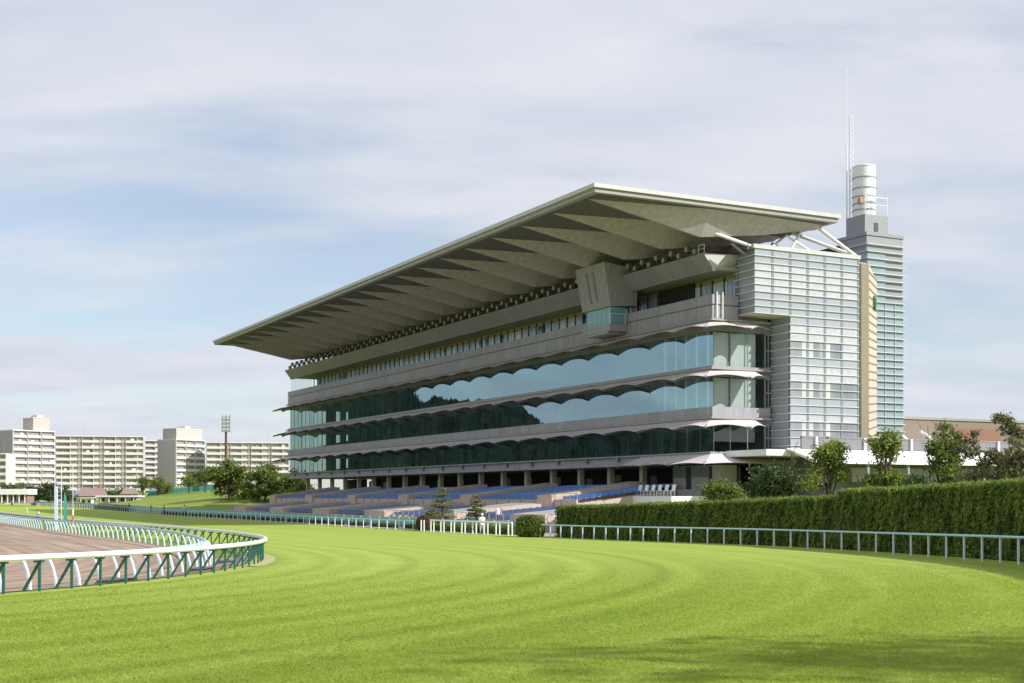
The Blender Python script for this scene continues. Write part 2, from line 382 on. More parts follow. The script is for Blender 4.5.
def strip(name, s_list, r_list, mat, dz):
    vs = []; uvs = []
    for s in s_list:
        for r in r_list:
            vs.append(trk3(s, r, dz)); uvs.append((s, r))
    n = len(r_list); fs = []
    for i in range(len(s_list)-1):
        for j in range(n-1):
            fs.append((i*n+j, i*n+j+1, (i+1)*n+j+1, (i+1)*n+j))
    me = bpy.data.meshes.new(name); me.from_pydata(vs, [], fs); me.materials.append(mat)
    ul = me.uv_layers.new(name='track')
    idx = np.zeros(len(me.loops), dtype=np.int32); me.loops.foreach_get('vertex_index', idx)
    ul.data.foreach_set('uv', np.array(uvs)[idx].reshape(-1))
    o = link(name, me); o['kind'] = 'structure'
    bm = bmesh.new(); bm.from_mesh(me); bmesh.ops.recalc_face_normals(bm, faces=bm.faces)
    if bm.faces[0].normal.z < 0: bmesh.ops.reverse_faces(bm, faces=bm.faces)
    bm.to_mesh(me); bm.free()
    return o
SL = list(np.arange(-135, 0, 1.5)) + list(np.arange(0, 130, 2)) + list(np.arange(130, 640, 8))
strip('turf_track', SL, list(np.arange(54.2, 88.21, 1.7)), M['turf'], .03)
strip('dirt_track', SL, list(np.arange(22, 54.0, 1.5))+[54.6], M['dirt'], .04)
strip('grass_verge', [q for q in SL if q > -14], [52.9, 53.6, 54.8], M['verge'], .06)
strip('sand_path', list(np.arange(-32, 18, 1.5)), [55.1, 55.45, 55.85], M['sand'], .045)

def blades():
    g = np.random.default_rng(12); n = 300000
    y = 12.5 + 50*(1-np.sqrt(g.uniform(0, 1, n))); x = y*g.uniform(-.43, .43, n)
    r = np.hypot(x-CEN[0], y-CEN[1]); k = (r > 56) & (r < 87.6); x, y, r = x[k], y[k], r[k]; n = len(x)
    sarc = 71.0*(np.arctan2(y-CEN[1], x-CEN[0])-math.atan2(V[1], V[0]))
    z = zf(y)+bank(x, y)+.03; a = g.uniform(0, 2*np.pi, n); h = g.uniform(.012, .034, n)*(1-.6*ss(y, 25, 62)); w = g.uniform(.006, .012, n)*(1+(y-12)/25)
    base = np.stack([x, y, z], 1); side = np.stack([np.cos(a), np.sin(a), 0*a], 1)*w[:, None]
    tip = base+np.stack([g.normal(size=n)*.025, g.normal(size=n)*.025, h], 1)
    V4 = np.stack([base-side, base+side, tip+side*.25, tip-side*.25], 1)
    me = quads_mesh('grass_blades', V4, M['blade']); ul = me.uv_layers.new(name='track')
    ul.data.foreach_set('uv', np.repeat(np.stack([sarc, r], 1), 4, 0).reshape(-1).astype(np.float32))
    o = link('grass_blades', me); tag(o, 'short mown grass blades on the near bend of the turf', 'grass', kind='stuff')
blades()
def ground():
    xs = sorted(set(list(range(-3000, -300, 300)) + list(range(-300, 301, 8)) + list(range(300, 3001, 300))))
    ys = sorted(set(list(range(-400, -60, 40)) + list(range(-60, 180, 2)) + list(range(180, 480, 6)) + list(range(480, 3001, 180))))
    X, Y = np.meshgrid(xs, ys); Z = zg(X, Y)-.03
    dx, dy = X-CEN[0], Y-CEN[1]; r_ = np.where(dx*U[0]+dy*U[1] > 0, dx*V[0]+dy*V[1], np.hypot(dx, dy)); Z = Z-.35*(1-ss(r_, 57, 64))
    vs = np.stack([X, Y, Z], -1).reshape(-1, 3); n = len(xs)
    i, j = np.meshgrid(np.arange(n-1), np.arange(len(ys)-1)); k = (j*n+i).reshape(-1)
    fs = np.stack([k, k+1, k+n+1, k+n], -1).tolist()
    me = bpy.data.meshes.new('ground'); me.from_pydata(vs.tolist(), [], fs); me.materials.append(M['lawn'])
    me.polygons.foreach_set('use_smooth', [True]*len(me.polygons))
    o = link('ground', me); o['kind'] = 'structure'
ground()

# ------------------------------------------------------------------ foliage
def leaves(name, pts, size, mat, parent=None, out=None, upbias=0.0, aspect=.6, seed=1):
    g = np.random.default_rng(seed); n = len(pts)
    nrm = g.normal(size=(n, 3))
    if out is not None: nrm = nrm*.75 + out
    nrm /= np.linalg.norm(nrm, axis=1, keepdims=True)
    t = g.normal(size=(n, 3)); t[:, 2] += upbias
    t -= nrm*np.sum(t*nrm, 1, keepdims=True); t /= np.linalg.norm(t, axis=1, keepdims=True)+1e-9
    b = np.cross(nrm, t); s = size*g.uniform(.55, 1.35, (n, 1))
    a = t*s; c = b*s*aspect
    V4 = np.stack([pts-a, pts+c*.9-a*.1, pts+a, pts-c*.9-a*.1], 1)
    return link(name, quads_mesh(name, V4, mat), parent)
def clump_points(blobs, n, nsub, spread, g):
    P = []; O = []
    vol = np.array([b[1][0]*b[1][1]*b[1][2] for b in blobs])**.67; vol = vol/vol.sum()
    for (c, rad), w in zip(blobs, vol):
        c = np.array(c); rad = np.array(rad); k = max(4, int(nsub*w))
        d = g.normal(size=(k, 3)); d /= np.linalg.norm(d, axis=1, keepdims=True)
        rr = g.uniform(.25, 1.0, (k, 1))**.45
        sub = d*rr*rad; m = max(10, int(n*w)//k)
        for q in range(k):
            sp = spread*g.uniform(.6, 1.35)
            p = sub[q] + g.normal(size=(m, 3))*sp*np.array((1, 1, .7))
            P.append(p+c); o = p/rad; O.append(o/(np.linalg.norm(o, axis=1, keepdims=True)+1e-6))
    return np.concatenate(P), np.concatenate(O)
def tree(name, loc, label, cat, blobs, n, size, mat, trunk_r=.18, nsub=40, spread=.5, seed=1, group=None, limbs=True, bark='bark', trunk=True):
    g = np.random.default_rng(seed)
    root = empty(name, loc, label=label, cat=cat, group=group)
    P, O = clump_points(blobs, n, nsub, spread, g)
    P[:, 2] = np.maximum(P[:, 2], .08)
    leaves('crown', P, size, M[mat], root, O*.6, seed=seed)
    if trunk:
        mb = MB(); top = max(blobs, key=lambda b: b[0][2])[0]; zt = top[2]
        z1 = min(b[0][2]-b[1][2]*.6 for b in blobs); z1 = max(z1, .25*zt)
        mb.path([(0,0,-.1), (.04,.03,z1*.5), (top[0]*.2,top[1]*.2,z1), (top[0]*.7,top[1]*.7,(z1+zt)/2), (top[0],top[1],zt)],
                [trunk_r*1.25, trunk_r, trunk_r*.85, trunk_r*.5, trunk_r*.2], 8)
        if limbs:
            for c, rad in blobs:
                f = g.uniform(.55, .95)
                mb.path([(top[0]*.15,top[1]*.15,z1*f), (c[0]*.55,c[1]*.55,z1+(c[2]-z1)*.35), (c[0]*.95,c[1]*.95,c[2])], [trunk_r*.5, trunk_r*.32, trunk_r*.1], 6)
                for q in range(3):
                    e = np.array(c)+g.normal(size=3)*np.array(rad)*.55
                    mb.path([(c[0]*.6,c[1]*.6,z1+(c[2]-z1)*.5), tuple(e)], [trunk_r*.22, trunk_r*.06], 5)
        mb.build('trunk', M[bark], root, True)
    return root

# ------------------------------------------------------------------ grandstand
P0 = (23.3, 150.0)
ROT = math.atan2(U[1], U[0])
LEN = 158.0
def stand_pt(a, b):
    return (P0[0]+a*U[0]-b*V[0], P0[1]+a*U[1]-b*V[1])
gs = empty('grandstand', (P0[0], P0[1], 0), ROT, label='long grey grandstand under a wide cantilever roof with finned underside', cat='grandstand')
D = EYE
def mb(): return MB(D)

# floor slabs
slab = mb().box(0, LEN, -20, .35, 3.8, 4.95).box(-.5, LEN+.5, -20, .8, 4.952, 5.12); slab.build('floor_slab', M['panel_grey'], gs)
mb().box(0, LEN, -20, .25, 8.5, 9.15).build('floor_slab', M['panel_dark'], gs)
mb().box(0, LEN, -20, .25, 13.9, 14.75).build('floor_slab', M['panel_dark'], gs)
mb().box(0, LEN, -20, .25, 19.2, 20.3).build('floor_slab', M['panel_dark'], gs)
mb().box(0, LEN, -20, -.1, 26.32, 26.7).build('ceiling_slab', M['beige_wall'], gs)
# brackets under the lowest slab lip
for k in range(20):
    a = 4+7.85*k
    mb().box(a-.2, a+.2, .352, .75, 4.35, 4.95).build('bracket', M['panel_dark'], gs)
# lips (thin pale trim) and parapets
def ring(e, z0, z1, t=.35, qn=8.0, far=8.0):   # band that wraps far end, front, near end; outer face e ahead of the glass
    m = mb()
    m.box(-e, LEN+e, e-t, e, z0, z1)
    m.box(LEN+e-t, LEN+e, -far, e-t-.003, z0, z1)
    m.box(-e, -e+t, -qn, e-t-.003, z0, z1)
    return m
for z in (9.17, 14.87, 20.5):
    ring(.75, z-.22, z, .6).build('lip_trim', M['roof_edge'], gs)
par = ring(.40, 9.172, 10.35, .3); par.build('parapet', M['panel_grey'], gs)
ring(.40, 14.872, 15.1, .3).build('parapet', M['panel_grey'], gs)
bal = ring(.42, 20.502, 22.05, .3, 3.3); bal.build('balcony_parapet', M['panel_grey'], gs)
ring(.30, 22.052, 22.2, .3, 3.3).build('parapet_groove', M['panel_dark'], gs)
ring(.45, 22.202, 23.3, .3, 3.3).build('balcony_parapet', M['panel_grey'], gs)
# corner pipes on the balcony
p = mb()
for q in (.1, .9): p.tube((-.62, -q, 20.6), (-.62, -q, 23.6), .09)
p.build('pipe', M['white'], gs)

# glass walls
GL = [(5.12, 8.5), (10.35, 13.9), (15.1, 19.2)]
for i, (z0, z1) in enumerate(GL):
    g = mb(); gf = mb()
    for k in range(60):            # panes, one by one, each a separate sheet
        a0, a1 = LEN*k/60+.01, LEN*(k+1)/60-.01
        g.quad((a0,0,z0),(a1,0,z0),(a1,0,z1),(a0,0,z1))
    for k in range(8):
        b0, b1 = -2.5*k-.01, -2.5*(k+1)+.01
        gf.quad((LEN,b0,z0),(LEN,b1,z0),(LEN,b1,z1),(LEN,b0,z1))
    gw = g.build('glass_wall', M['glass'], gs)
    gf.build('end_glass', M['glass_clear'], gs)
    ge = mb()
    for k in range(3): ge.quad((0,-2.5*k-.01,z0),(0,-2.5*k-2.49,z0),(0,-2.5*k-2.49,z1),(0,-2.5*k-.01,z1))
    ge.build('end_glass', M['glass_clear'], gs)
    m = mb()
    for k in range(61): m.box(LEN*k/60-.03, LEN*k/60+.03, -.12, -.03, z0, z1)
    for k in range(1, 9): m.box(LEN-.12, LEN-.03, -2.5*k-.03, -2.5*k+.03, z0, z1)
    for k in range(1, 4): m.box(.03, .12, -2.5*k-.05, -2.5*k+.05, z0, z1)
    m.build('mullion', M['mullion'], gw)
    # stepped seating behind the glass
    st = mb(); n = 9
    for k in range(n):
        st.box(3, LEN-5, -18, -3.0-k*1.55, z0+.32*k*(1 if i else .6), z0+.32*(k+1)*(1 if i else .6)-.003)
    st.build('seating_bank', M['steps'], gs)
    # blinds behind the end glass
    if i > 0:
        mb().box(.35, .42, -2.45, -.25, z0+.02, z1-.15).box(.35, .42, -6.4, -2.75, z0+.02, z1-.15).build('blind', M['blind'], gs)
        c = mb()
        for k in range(5): c.box(1.4+2.2*k, 1.65+2.2*k, -.55, -.3, z0, z1)
        c.build('curtain_strip', M['white'], gs)
for z0, z1 in GL:
    for b0, b1 in ((-8.2, -10.6), (-11.6, -13.0), (-13.6, -20)):
        mb().box(LEN-.6, LEN-.4, b1, b0, z0, z1).build('sight_block', M['dark'], gs)  # added dark screens that cut the bright view through the end glass
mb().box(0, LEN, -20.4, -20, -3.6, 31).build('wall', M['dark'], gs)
# near end of the floors, beyond the glass
for (z0, z1) in GL:
    e = mb()
    for k in range(4): e.box(-.05, .15, -7.6-.5*k, -7.5-.5*k, z0, z1)
    e.box(-.05, .15, -9.1, -7.5, z0+(z1-z0)*.5, z0+(z1-z0)*.5+.15).box(-.05, .15, -9.1, -7.5, z1-.15, z1).box(-.05, .15, -9.1, -7.5, z0, z0+.15)
    e.build('window_frame', M['panel_grey'], gs)
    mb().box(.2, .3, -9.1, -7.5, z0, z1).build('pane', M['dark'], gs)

# awnings: a scalloped fabric skirt per floor
def awning(zl, e, drop, pathpts, scal=.38, thick=.03):
    m = mb(); arms = []
    for (ax, bx, nx, ny), (ay, by, mx, my) in zip(pathpts[:-1], pathpts[1:]):
        K = 8; rows = 4; base = len(m.v); vs = []
        for k in range(K+1):
            f = k/K; sc = math.sin(math.pi*f)
            a = ax+(ay-ax)*f; b = bx+(by-bx)*f; n_x = nx+(mx-nx)*f; n_y = ny+(my-ny)*f
            for j in range(rows+1):
                t = j/rows
                ee = .55+(e-.55-.45*sc)*t
                z = zl-.25-(drop-.0)*t + scal*sc*t - .10*math.sin(math.pi*t)
                vs.append((a+n_x*ee, b+n_y*ee, z))
        fs = [(k*(rows+1)+j, k*(rows+1)+j+1, (k+1)*(rows+1)+j+1, (k+1)*(rows+1)+j) for k in range(K) for j in range(rows)]
        m.add(vs, fs)
        arms.append(((ax+nx*.4, bx+ny*.4, zl-.75), (ax+nx*e*.96, bx+ny*e*.96, zl-.27-drop)))
    o = m.build('awning', M['fabric'], gs, True)
    for p0, p1 in arms:
        mb().beam(p0, p1, .12, .3).build('awning_arm', M['panel_dark'], o)
    return o
def ring_path(qn, far):
    pts = [(LEN, -far, 1, 0), (LEN, -far*.5, 1, 0), (LEN, 0, 1, .2), (LEN-.5, 0, .9, .9)]
    n = 20
    pts += [(LEN-1-(LEN-4)*k/n, 0, 0, 1) for k in range(n+1)][1:]
    pts += [(.4, 0, -.85, .85), (0, -qn*.5, -1, 0), (0, -qn, -1, 0)]
    return pts
for zl in (9.17, 14.87, 20.5):
    awning(zl, 3.7, 1.15, ring_path(5.6, 7))
# low entrance awning by the near corner
awning(5.2, 4.6, 1.35, [(14, 0, 0, 1), (8.5, 0, 0, 1), (3, 0, 0, 1), (.2, 0, -.95, .95), (0, -4.5, -1, 0), (0, -9.5, -1, 0), (0, -14.5, -1, 0)], .18)

# top storey: recessed wall, windows, slanted fascia
mb().box(0, LEN-6, -4.6, -4.2, 20.5, 26.3).build('wall', M['beige_wall'], gs)
w = mb(); a = 1.0; q = random.Random(3)
while a < LEN-6:
    wd = q.choice((.9, .9, 1.3, 2.0)); w.box(a, a+wd-.12, -4.195, -4.12, 22.42, 25.65); a += wd
w.build('window', M['windows5'], gs)
for k in range(66): mb().box(1+2.35*k-.07, 1+2.35*k+.07, -4.19, -4.0, 22.402, 26.1).build('window_frame', M['steel_dark'], gs)
gr = mb().quad((LEN-.2,-.1,23.3),(LEN-.2,-5,23.3),(LEN-.2,-5,26.3),(LEN-.2,-.1,26.3)); gr.build('glass_screen', M['glass_clear'], gs)
mb().box(9.3,17,-4.1,-3.9,20.5,26.28).build('recess_shade', M['dark'], gs)  # near-black panel; the shade beside the booth is put into its colour
fas = mb().prism_x([(0, 26.3), (1.35, 28.0), (1.0, 28.0), (-.35, 26.3)], 0, LEN).prism_x([(.02,26.12),(.12,26.298),(-.6,26.298),(-.6,26.12)],0,LEN)
fa = fas.build('fascia', M['fascia_grey'], gs)
mb().box(0, LEN, -13, .95, 27.7, 27.85).build('roof_deck', M['panel_dark'], gs)
mb().prism_x([(1.36, 28.0), (1.36, 28.08), (.9, 28.08), (.9, 28.0)], 0, LEN).prism_x([(.02,26.24),(.10,26.34),(.05,26.36),(-.05,26.27)],0,LEN).build('fascia_trim', M['roof_edge'], fa)
# folded end of the fascia
T=(-.0,1.35,28.0); B=(0,0,26.3); TR=(-.2,-3.6,28.2); BR=(.9,-3.6,26.3)
mb().quad(T, TR, B).quad(B, TR, BR).quad(T,(0,.9,27.95),(.1,-3.6,28.1),TR).build('fascia_end', M['roof_white'], gs)
mb().box(-.05,2,-9.5,-.2,26.25,26.31).box(.0,.2,-8,-3.4,20.5,26.2).build('wall', M['panel_grey'], gs)
# rail on the deck corner
p = mb()
for x in (.5, 1.6): p.tube((x, .9, 28), (x, .9, 29.2), .05)
p.tube((.5,.9,29.2),(1.6,.9,29.2),.05).tube((.5,.9,28.7),(1.6,.9,28.7),.04); p.build('handrail', M['white'], gs)
# row of floodlights along the fascia
mb().tube((1,.3,29.3),(LEN-4,.3,29.3),.07,6).tube((1,.3,28.6),(LEN-4,.3,28.6),.05,6).build('catwalk_rail', M['lamp'], gs)
lamp = mb().box(-.32,.32,.45,.95,28.3,28.95).beam((0,.75,28.05),(0,.75,28.4),.12,.12).build('floodlight', M['lamp'], gs)
lens = mb().box(-.27,.27,.952,.98,28.36,28.9).build('lens', M['lamp_glass'], lamp)
for k in range(97):
    c = lamp if k == 0 else dup_tree(lamp, gs)
    c.location = (2.5+1.6*k, 0, 0)
    if k % 2: c.scale = (1,1,1); c.location.z = .55

# roof
RA0, RA1, RB0, RB1 = -5.2, 151.5, -14.6, 19.2
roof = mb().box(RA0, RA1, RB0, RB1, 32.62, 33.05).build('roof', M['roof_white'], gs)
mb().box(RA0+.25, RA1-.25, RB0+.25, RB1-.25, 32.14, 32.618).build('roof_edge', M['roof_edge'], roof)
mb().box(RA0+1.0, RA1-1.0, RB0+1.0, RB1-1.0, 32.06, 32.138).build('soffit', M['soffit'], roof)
def girder():
    m = mb(); b = [17.9, 10.5, 3.4, -5.0, -13.4]; d = [.0, 1.38, 2.75, 1.75, .35]; w = [0, 1.1, 2.15, 1.9, 1.2]
    vs = []
    for bb, dd, ww in zip(b, d, w):
        vs += [(-ww-.02, bb, 32.055), (-.16, bb, 32.04-dd), (.16, bb, 32.04-dd), (ww+.02, bb, 32.055)]
    fs = []
    for i in range(4):
        for j in range(4): fs.append((i*4+j, i*4+(j+1)%4, (i+1)*4+(j+1)%4, (i+1)*4+j))
    fs.append((16,17,18,19)); m.add(vs, fs); return m
gd = girder().build('roof_girder', M['girder'], roof)
for k in range(20):
    c = gd if k == 0 else dup(gd, roof)
    c.location = (-2.1+7.85*k, 0, 0)
# hanging beam that runs under the girders and the roof columns
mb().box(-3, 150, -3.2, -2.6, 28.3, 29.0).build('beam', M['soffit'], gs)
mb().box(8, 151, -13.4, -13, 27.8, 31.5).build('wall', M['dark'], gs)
for k in range(20):
    a = -2.1+7.85*k
    m = mb().tube((a, -3, 27.9), (a, -1, 29.0), .16).tube((a, -11.5, 27.9), (a+1.5, -8, 29.9), .16); m.build('strut', M['roof_edge'], gs)
for p0, p1, r in [((-3.2,-18.8,28.8),(-2.2,-13.5,32.1),.22), ((-3.2,-18.8,28.8),(1.7,-13.0,32.0),.22), ((-2.9,-3.4,28.7),(-2.1,3.2,30.3),.20),
                  ((-2.8,-9,28.7),(-2.0,-11.5,31.6),.15), ((-2.8,-6,28.7),(1.5,-12,31.6),.14), ((-2.8,-12.6,28.7),(-2.1,-9.0,30.6),.14), ((2,-16,28),(5.7,-13,31.2),.15), ((6,-16,28),(5.7,-10,30.2),.15),((-2.8,-8,28.7),(5.7,-9,29.8),.13)]:
    mb().tube(p0, p1, r, 10).build('strut', M['white'], gs, True)
mb().box(4, 13, -27, -19, 26, 29.9).build('plant_room', M['tower_grey'], gs)

# announcers' booth
bo = mb().hexa([(17.7,-1,24.4),(24.6,-1,24.4),(24.6,3.0,24.1),(17.7,3.0,24.1),(17.4,-1,29.0),(24.6,-1,29.0),(24.6,4.1,29.6),(17.4,4.1,29.6)])
booth = bo.build('announcer_booth', M['panel_grey'], gs)
def bf(f, t, off):   # on the leaning front of the booth
    a0 = 17.7-.3*t; a1 = 24.6
    return (a0+(a1-a0)*f, 3.0+1.1*t+off, 24.1+5.5*t)
s = mb()
for f0, f1 in ((.38,.45), (.60,.67)):
    s.hexa([bf(f0,.15,-.05), bf(f1,.15,-.05), bf(f1,.15,.03), bf(f0,.15,.03), bf(f0,.85,-.05), bf(f1,.85,-.05), bf(f1,.85,.03), bf(f0,.85,.03)])
s.build('booth_vent', M['panel_dark'], booth)
mb().box(18.0, 23.9, .6, 2.7, 21.9, 24.08).build('booth_window', M['booth_glass'], booth)
m = mb()
for k in range(6): m.box(18.0+5.9*k/5-.03, 18.0+5.9*k/5+.03, 2.702, 2.76, 21.9, 24.08)
m.box(17.95,23.95,2.71,2.77,22.6,22.66); m.build('booth_window_frame', M['rail_blue'], booth)
mb().box(17.7, 24.4, .5, 3.1, 21.0, 21.898).box(18.2,23.8,.5,3.0,20.7,20.998).build('booth_platform', M['panel_grey'], booth)
mb().tube((17.6,.8,21.9),(17.6,.8,23.2),.05).tube((17.8,3.0,21.9),(17.8,3.0,23.2),.05).tube((17.6,.8,23.2),(17.8,3.0,23.2),.05).build('booth_rail', M['white'], booth)

# colonnade under the lowest slab
for k in range(20):
    a = 1.5+7.85*k
    mb().box(a-.36, a+.36, -2.0, -1.3, -3.6, 3.8).build('column', M['beige_wall'], gs)
bw = mb()
for k in range(20):
    a = 1.5+7.85*k
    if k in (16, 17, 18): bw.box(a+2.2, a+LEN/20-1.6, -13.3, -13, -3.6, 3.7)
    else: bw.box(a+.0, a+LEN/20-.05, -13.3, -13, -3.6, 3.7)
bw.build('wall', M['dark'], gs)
q = random.Random(9)
for k in range(16):
    a = 3+9.2*k+q.uniform(-1,1); mb().box(a, a+q.uniform(1.5,3.2), -12.95, -12.85, 1.7, 1.7+q.uniform(.9,1.6)).build('window', M['bandglass'], gs)
mb().box(-2, LEN, -13, .2, -3.6, .78).build('floor_base', M['concrete'], gs)

# glazed end block with louvre fins -------------------------------------------------
blk = mb().box(-3.0, .3, -19, -3.65, 21.05, 28.5).box(-3.0, .3, -19, -8.6, -3.6, 21.048).build('end_block', M['frost'], gs)
mb().box(-3.42, .5, -19.3, -3.2, 28.502, 28.95).build('block_cornice', M['roof_white'], blk)
sp_ = mb(); fn = mb(); rowm = {}
cols_up = [-3.4-15.6*k/6 for k in range(7)]
rows_up = [21.05+7.45*k/9 for k in range(10)]
for i in range(6):
    for j in range(9):
        b0, b1 = cols_up[i], cols_up[i+1]
        rowm.setdefault(('u', j, 'frost2' if 3 <= j <= 6 else 'frost'), mb()).box(-3.32, -3.2, b0-.02, b1+.02, rows_up[j]+.02, rows_up[j+1]-.02)
    sp_.box(-3.36, -3.19, cols_up[i+1]-.17, cols_up[i+1]+.17, 21.05, 28.5)
for j in range(10): fn.box(-3.50, -3.2, -19.0, -3.3, rows_up[j]-.03, rows_up[j]+.035); fn.box(-3.50, .3, -3.4, -3.15, rows_up[j]-.03, rows_up[j]+.035)
cols_lo = [-8.6-10.4*k/4 for k in range(5)]
nr = 18; rows_lo = [4.0+17.0*k/nr for k in range(nr+1)]
for i in range(4):
    for j in range(nr):
        b0, b1 = cols_lo[i], cols_lo[i+1]
        if j in (13, 14) and i < 3 or j in (8, 9) or j in (3, 4):
            for h in range(3): rowm.setdefault(('l', j, 'bandglass'), mb()).box(-3.30, -3.18, b0+(b1-b0)*h/3-.01, b0+(b1-b0)*(h+1)/3+.01, rows_lo[j]+.02, rows_lo[j+1]-.02)
        else: rowm.setdefault(('l', j, 'frost2' if j in (5,10,11,15,16) or j in (13,14) else 'frost'), mb()).box(-3.32, -3.2, b0-.02, b1+.02, rows_lo[j]+.02, rows_lo[j+1]-.02)
    sp_.box(-3.35, -3.19, cols_lo[i+1]-.16, cols_lo[i+1]+.16, 4.0, 21.0)
for j in range(nr+1): fn.box(-3.48, -3.2, -19.0, -8.45, rows_lo[j]-.03, rows_lo[j]+.04); fn.box(-3.48, .1, -8.6, -8.35, rows_lo[j]-.05, rows_lo[j]+.045)
for (_, j, mm), q in rowm.items(): q.build('window_band' if mm == 'bandglass' else 'glass_panel', M[mm], blk)
sp_.build('mullion', M['frost_strip'], blk)
fn.build('louvre_fin', M['fin'], blk)
mb().box(-3.3, .2, -19, -3.5, 20.9, 21.04).build('block_soffit', M['beige_wall'], blk)
# tan tiled wall at the back corner of the end block
def rotbox(x0, y0, dx, dy, wx, wy):   # footprint from a corner along two directions
    return [(x0,y0),(x0+dx*wx,y0+dy*wx),(x0+dx*wx-dy*wy,y0+dy*wx+dx*wy),(x0-dy*wy,y0+dx*wy)]
tw = mb().prism_z([(-3.5,-19.2),(-3.5,-20.5),(6.0,-30.7),(8.5,-19.2)], -3.6, 28.0).build('tiled_wall', M['tan'], gs)
td = mb().box(-3.56,-3.502,-20.45,-19.25,-3.6,27.95); td.build('tile_border', M['tan_dark'], tw)
jt = mb(); d = Vector((9.5,-10.2,0)).normalized(); nrm = Vector((d.y, -d.x, 0))
for k in range(27):
    z = 1.0+k*1.0
    a0 = Vector((-3.5,-20.5,0))+d*.2; a1 = a0+d*13.4
    jt.hexa([tuple(a0+nrm*-.05+Vector((0,0,z))), tuple(a1+nrm*-.05+Vector((0,0,z+1.0))), tuple(a1+nrm*.06+Vector((0,0,z+1.0))), tuple(a0+nrm*.06+Vector((0,0,z))),
             tuple(a0+nrm*-.05+Vector((0,0,z+.18))), tuple(a1+nrm*-.05+Vector((0,0,z+1.22))), tuple(a1+nrm*.06+Vector((0,0,z+1.22))), tuple(a0+nrm*.06+Vector((0,0,z+.18)))])
jt.build('tile_joint', M['tan_dark'], tw)
# green emblem, a horseshoe-like ring, standing on the tiled wall
em = mb(); c0 = Vector((-3.5,-20.5,0))+d*7.0+nrm*.22
pts = [tuple(c0+d*1.0*math.cos(t)+Vector((0,0,24.2+.85*math.sin(t)))) for t in np.linspace(R(-60), R(240), 18)]
em.path(pts, .17, 8); em.build('emblem', M['green_sign'], tw, True)

# ------------------------------------------------------------------ lift tower
TW = (49.3, 180.0); TD = 8.5; TL = 6.4
tw_root = empty('lift_tower', (TW[0], TW[1], 0), ROT, label='tall grey and glass tower with a white cylinder and masts on top', cat='tower')
W_, L_ = 6.7, 5.8
shaft = mb().box(0, L_, -W_, 0, -3.6, 36.3).build('shaft', M['tower_grey'], tw_root)
mb().box(-.15, L_+.15, -W_-.15, .15, 36.302, 36.75).build('shaft_cap', M['tower_grey'], shaft)
gl = mb().box(-.12, -.003, -W_+.0, -.02, -3.6, 27.0).box(-.12, -.003, -3.3, -.02, 27.002, 34.2).box(0, 1.9, .003, .1, -3.6, 34.2)
gl.build('glass_panel', M['tower_glass'], shaft)
fn = mb()
for k in range(38):
    z = -1+k*1.0
    if z < 36: fn.box(-.42, -.125, -W_-.1, .2, z, z+.1); fn.box(-.42, L_, .11, .3, z, z+.1)
fn.build('louvre_fin', M['fin'], shaft)
vm = mb()
for q in (1.0, 3.3, 5.1): vm.box(-.2, -.13, -q-.1, -q+.1, -3.6, 27)
vm.build('mullion', M['frost'], shaft)
hd = mb().box(1.0, 4.8, -4.9, -.6, 36.752, 39.5).build('machine_room', M['tower_grey'], tw_root)
mb().box(.93, .998, -3.0, -2.3, 37.2, 38.4).build('louvre_door', M['steel_dark'], hd)
cyl = mb().lathe([(1.6,39.5),(1.6,46.6),(1.66,46.6),(1.66,46.75),(1.5,46.85)], 28, (3.2,-2.5)).build('cylinder', M['white'], tw_root, True)
for z in (40.4, 41.3, 42.3, 43.5, 45.0):
    MB(D).lathe([(1.61,z),(1.68,z),(1.68,z+.14),(1.61,z+.14)], 28, (3.2,-2.5)).build('band', M['panel_grey'], cyl)
rl = mb()
for (x, y) in ((1.1,-.7),(1.1,-2.7),(1.1,-4.8),(4.7,-4.8),(4.7,-.7)): rl.tube((x,y,39.5),(x,y,42.4 if y in (-.7,-4.8) else 42.0),.06)
rl.tube((1.1,-.7,42.0),(1.1,-4.8,42.0),.08).tube((1.1,-4.8,42.0),(4.7,-4.8,42.0),.06).tube((1.1,-.7,41),(1.1,-4.8,41),.05)
rl.build('railing', M['white'], tw_root)
MB(D).lathe([(.05,40.9),(.36,41.0),(.42,41.4),(.30,41.9),(.05,42.0)], 16, (1.7,-.4)).build('dish', M['terracotta'], tw_root, True)
MB(D).tube((4.7,-.62,39.5),(4.7,-.62,50),.10,6).tube((4.7,-.62,50),(4.7,-.62,61),.05,6).build('antenna_mast', M['post_white'], tw_root)
lt = mb()
for (x, y) in ((4.4,-.95),(4.4,-1.5),(4.8,-1.2)): lt.tube((x,y,39.5),(x,y,54.5),.045,5)
for k in range(19):
    z = 40+.75*k; lt.beam((4.4,-.95,z),(4.4,-1.5,z+.75),.04,.04).beam((4.4,-1.5,z),(4.8,-1.2,z+.75),.04,.04).beam((4.8,-1.2,z),(4.4,-.95,z+.75),.04,.04)
lt.build('lattice_mast', M['post_white'], tw_root)

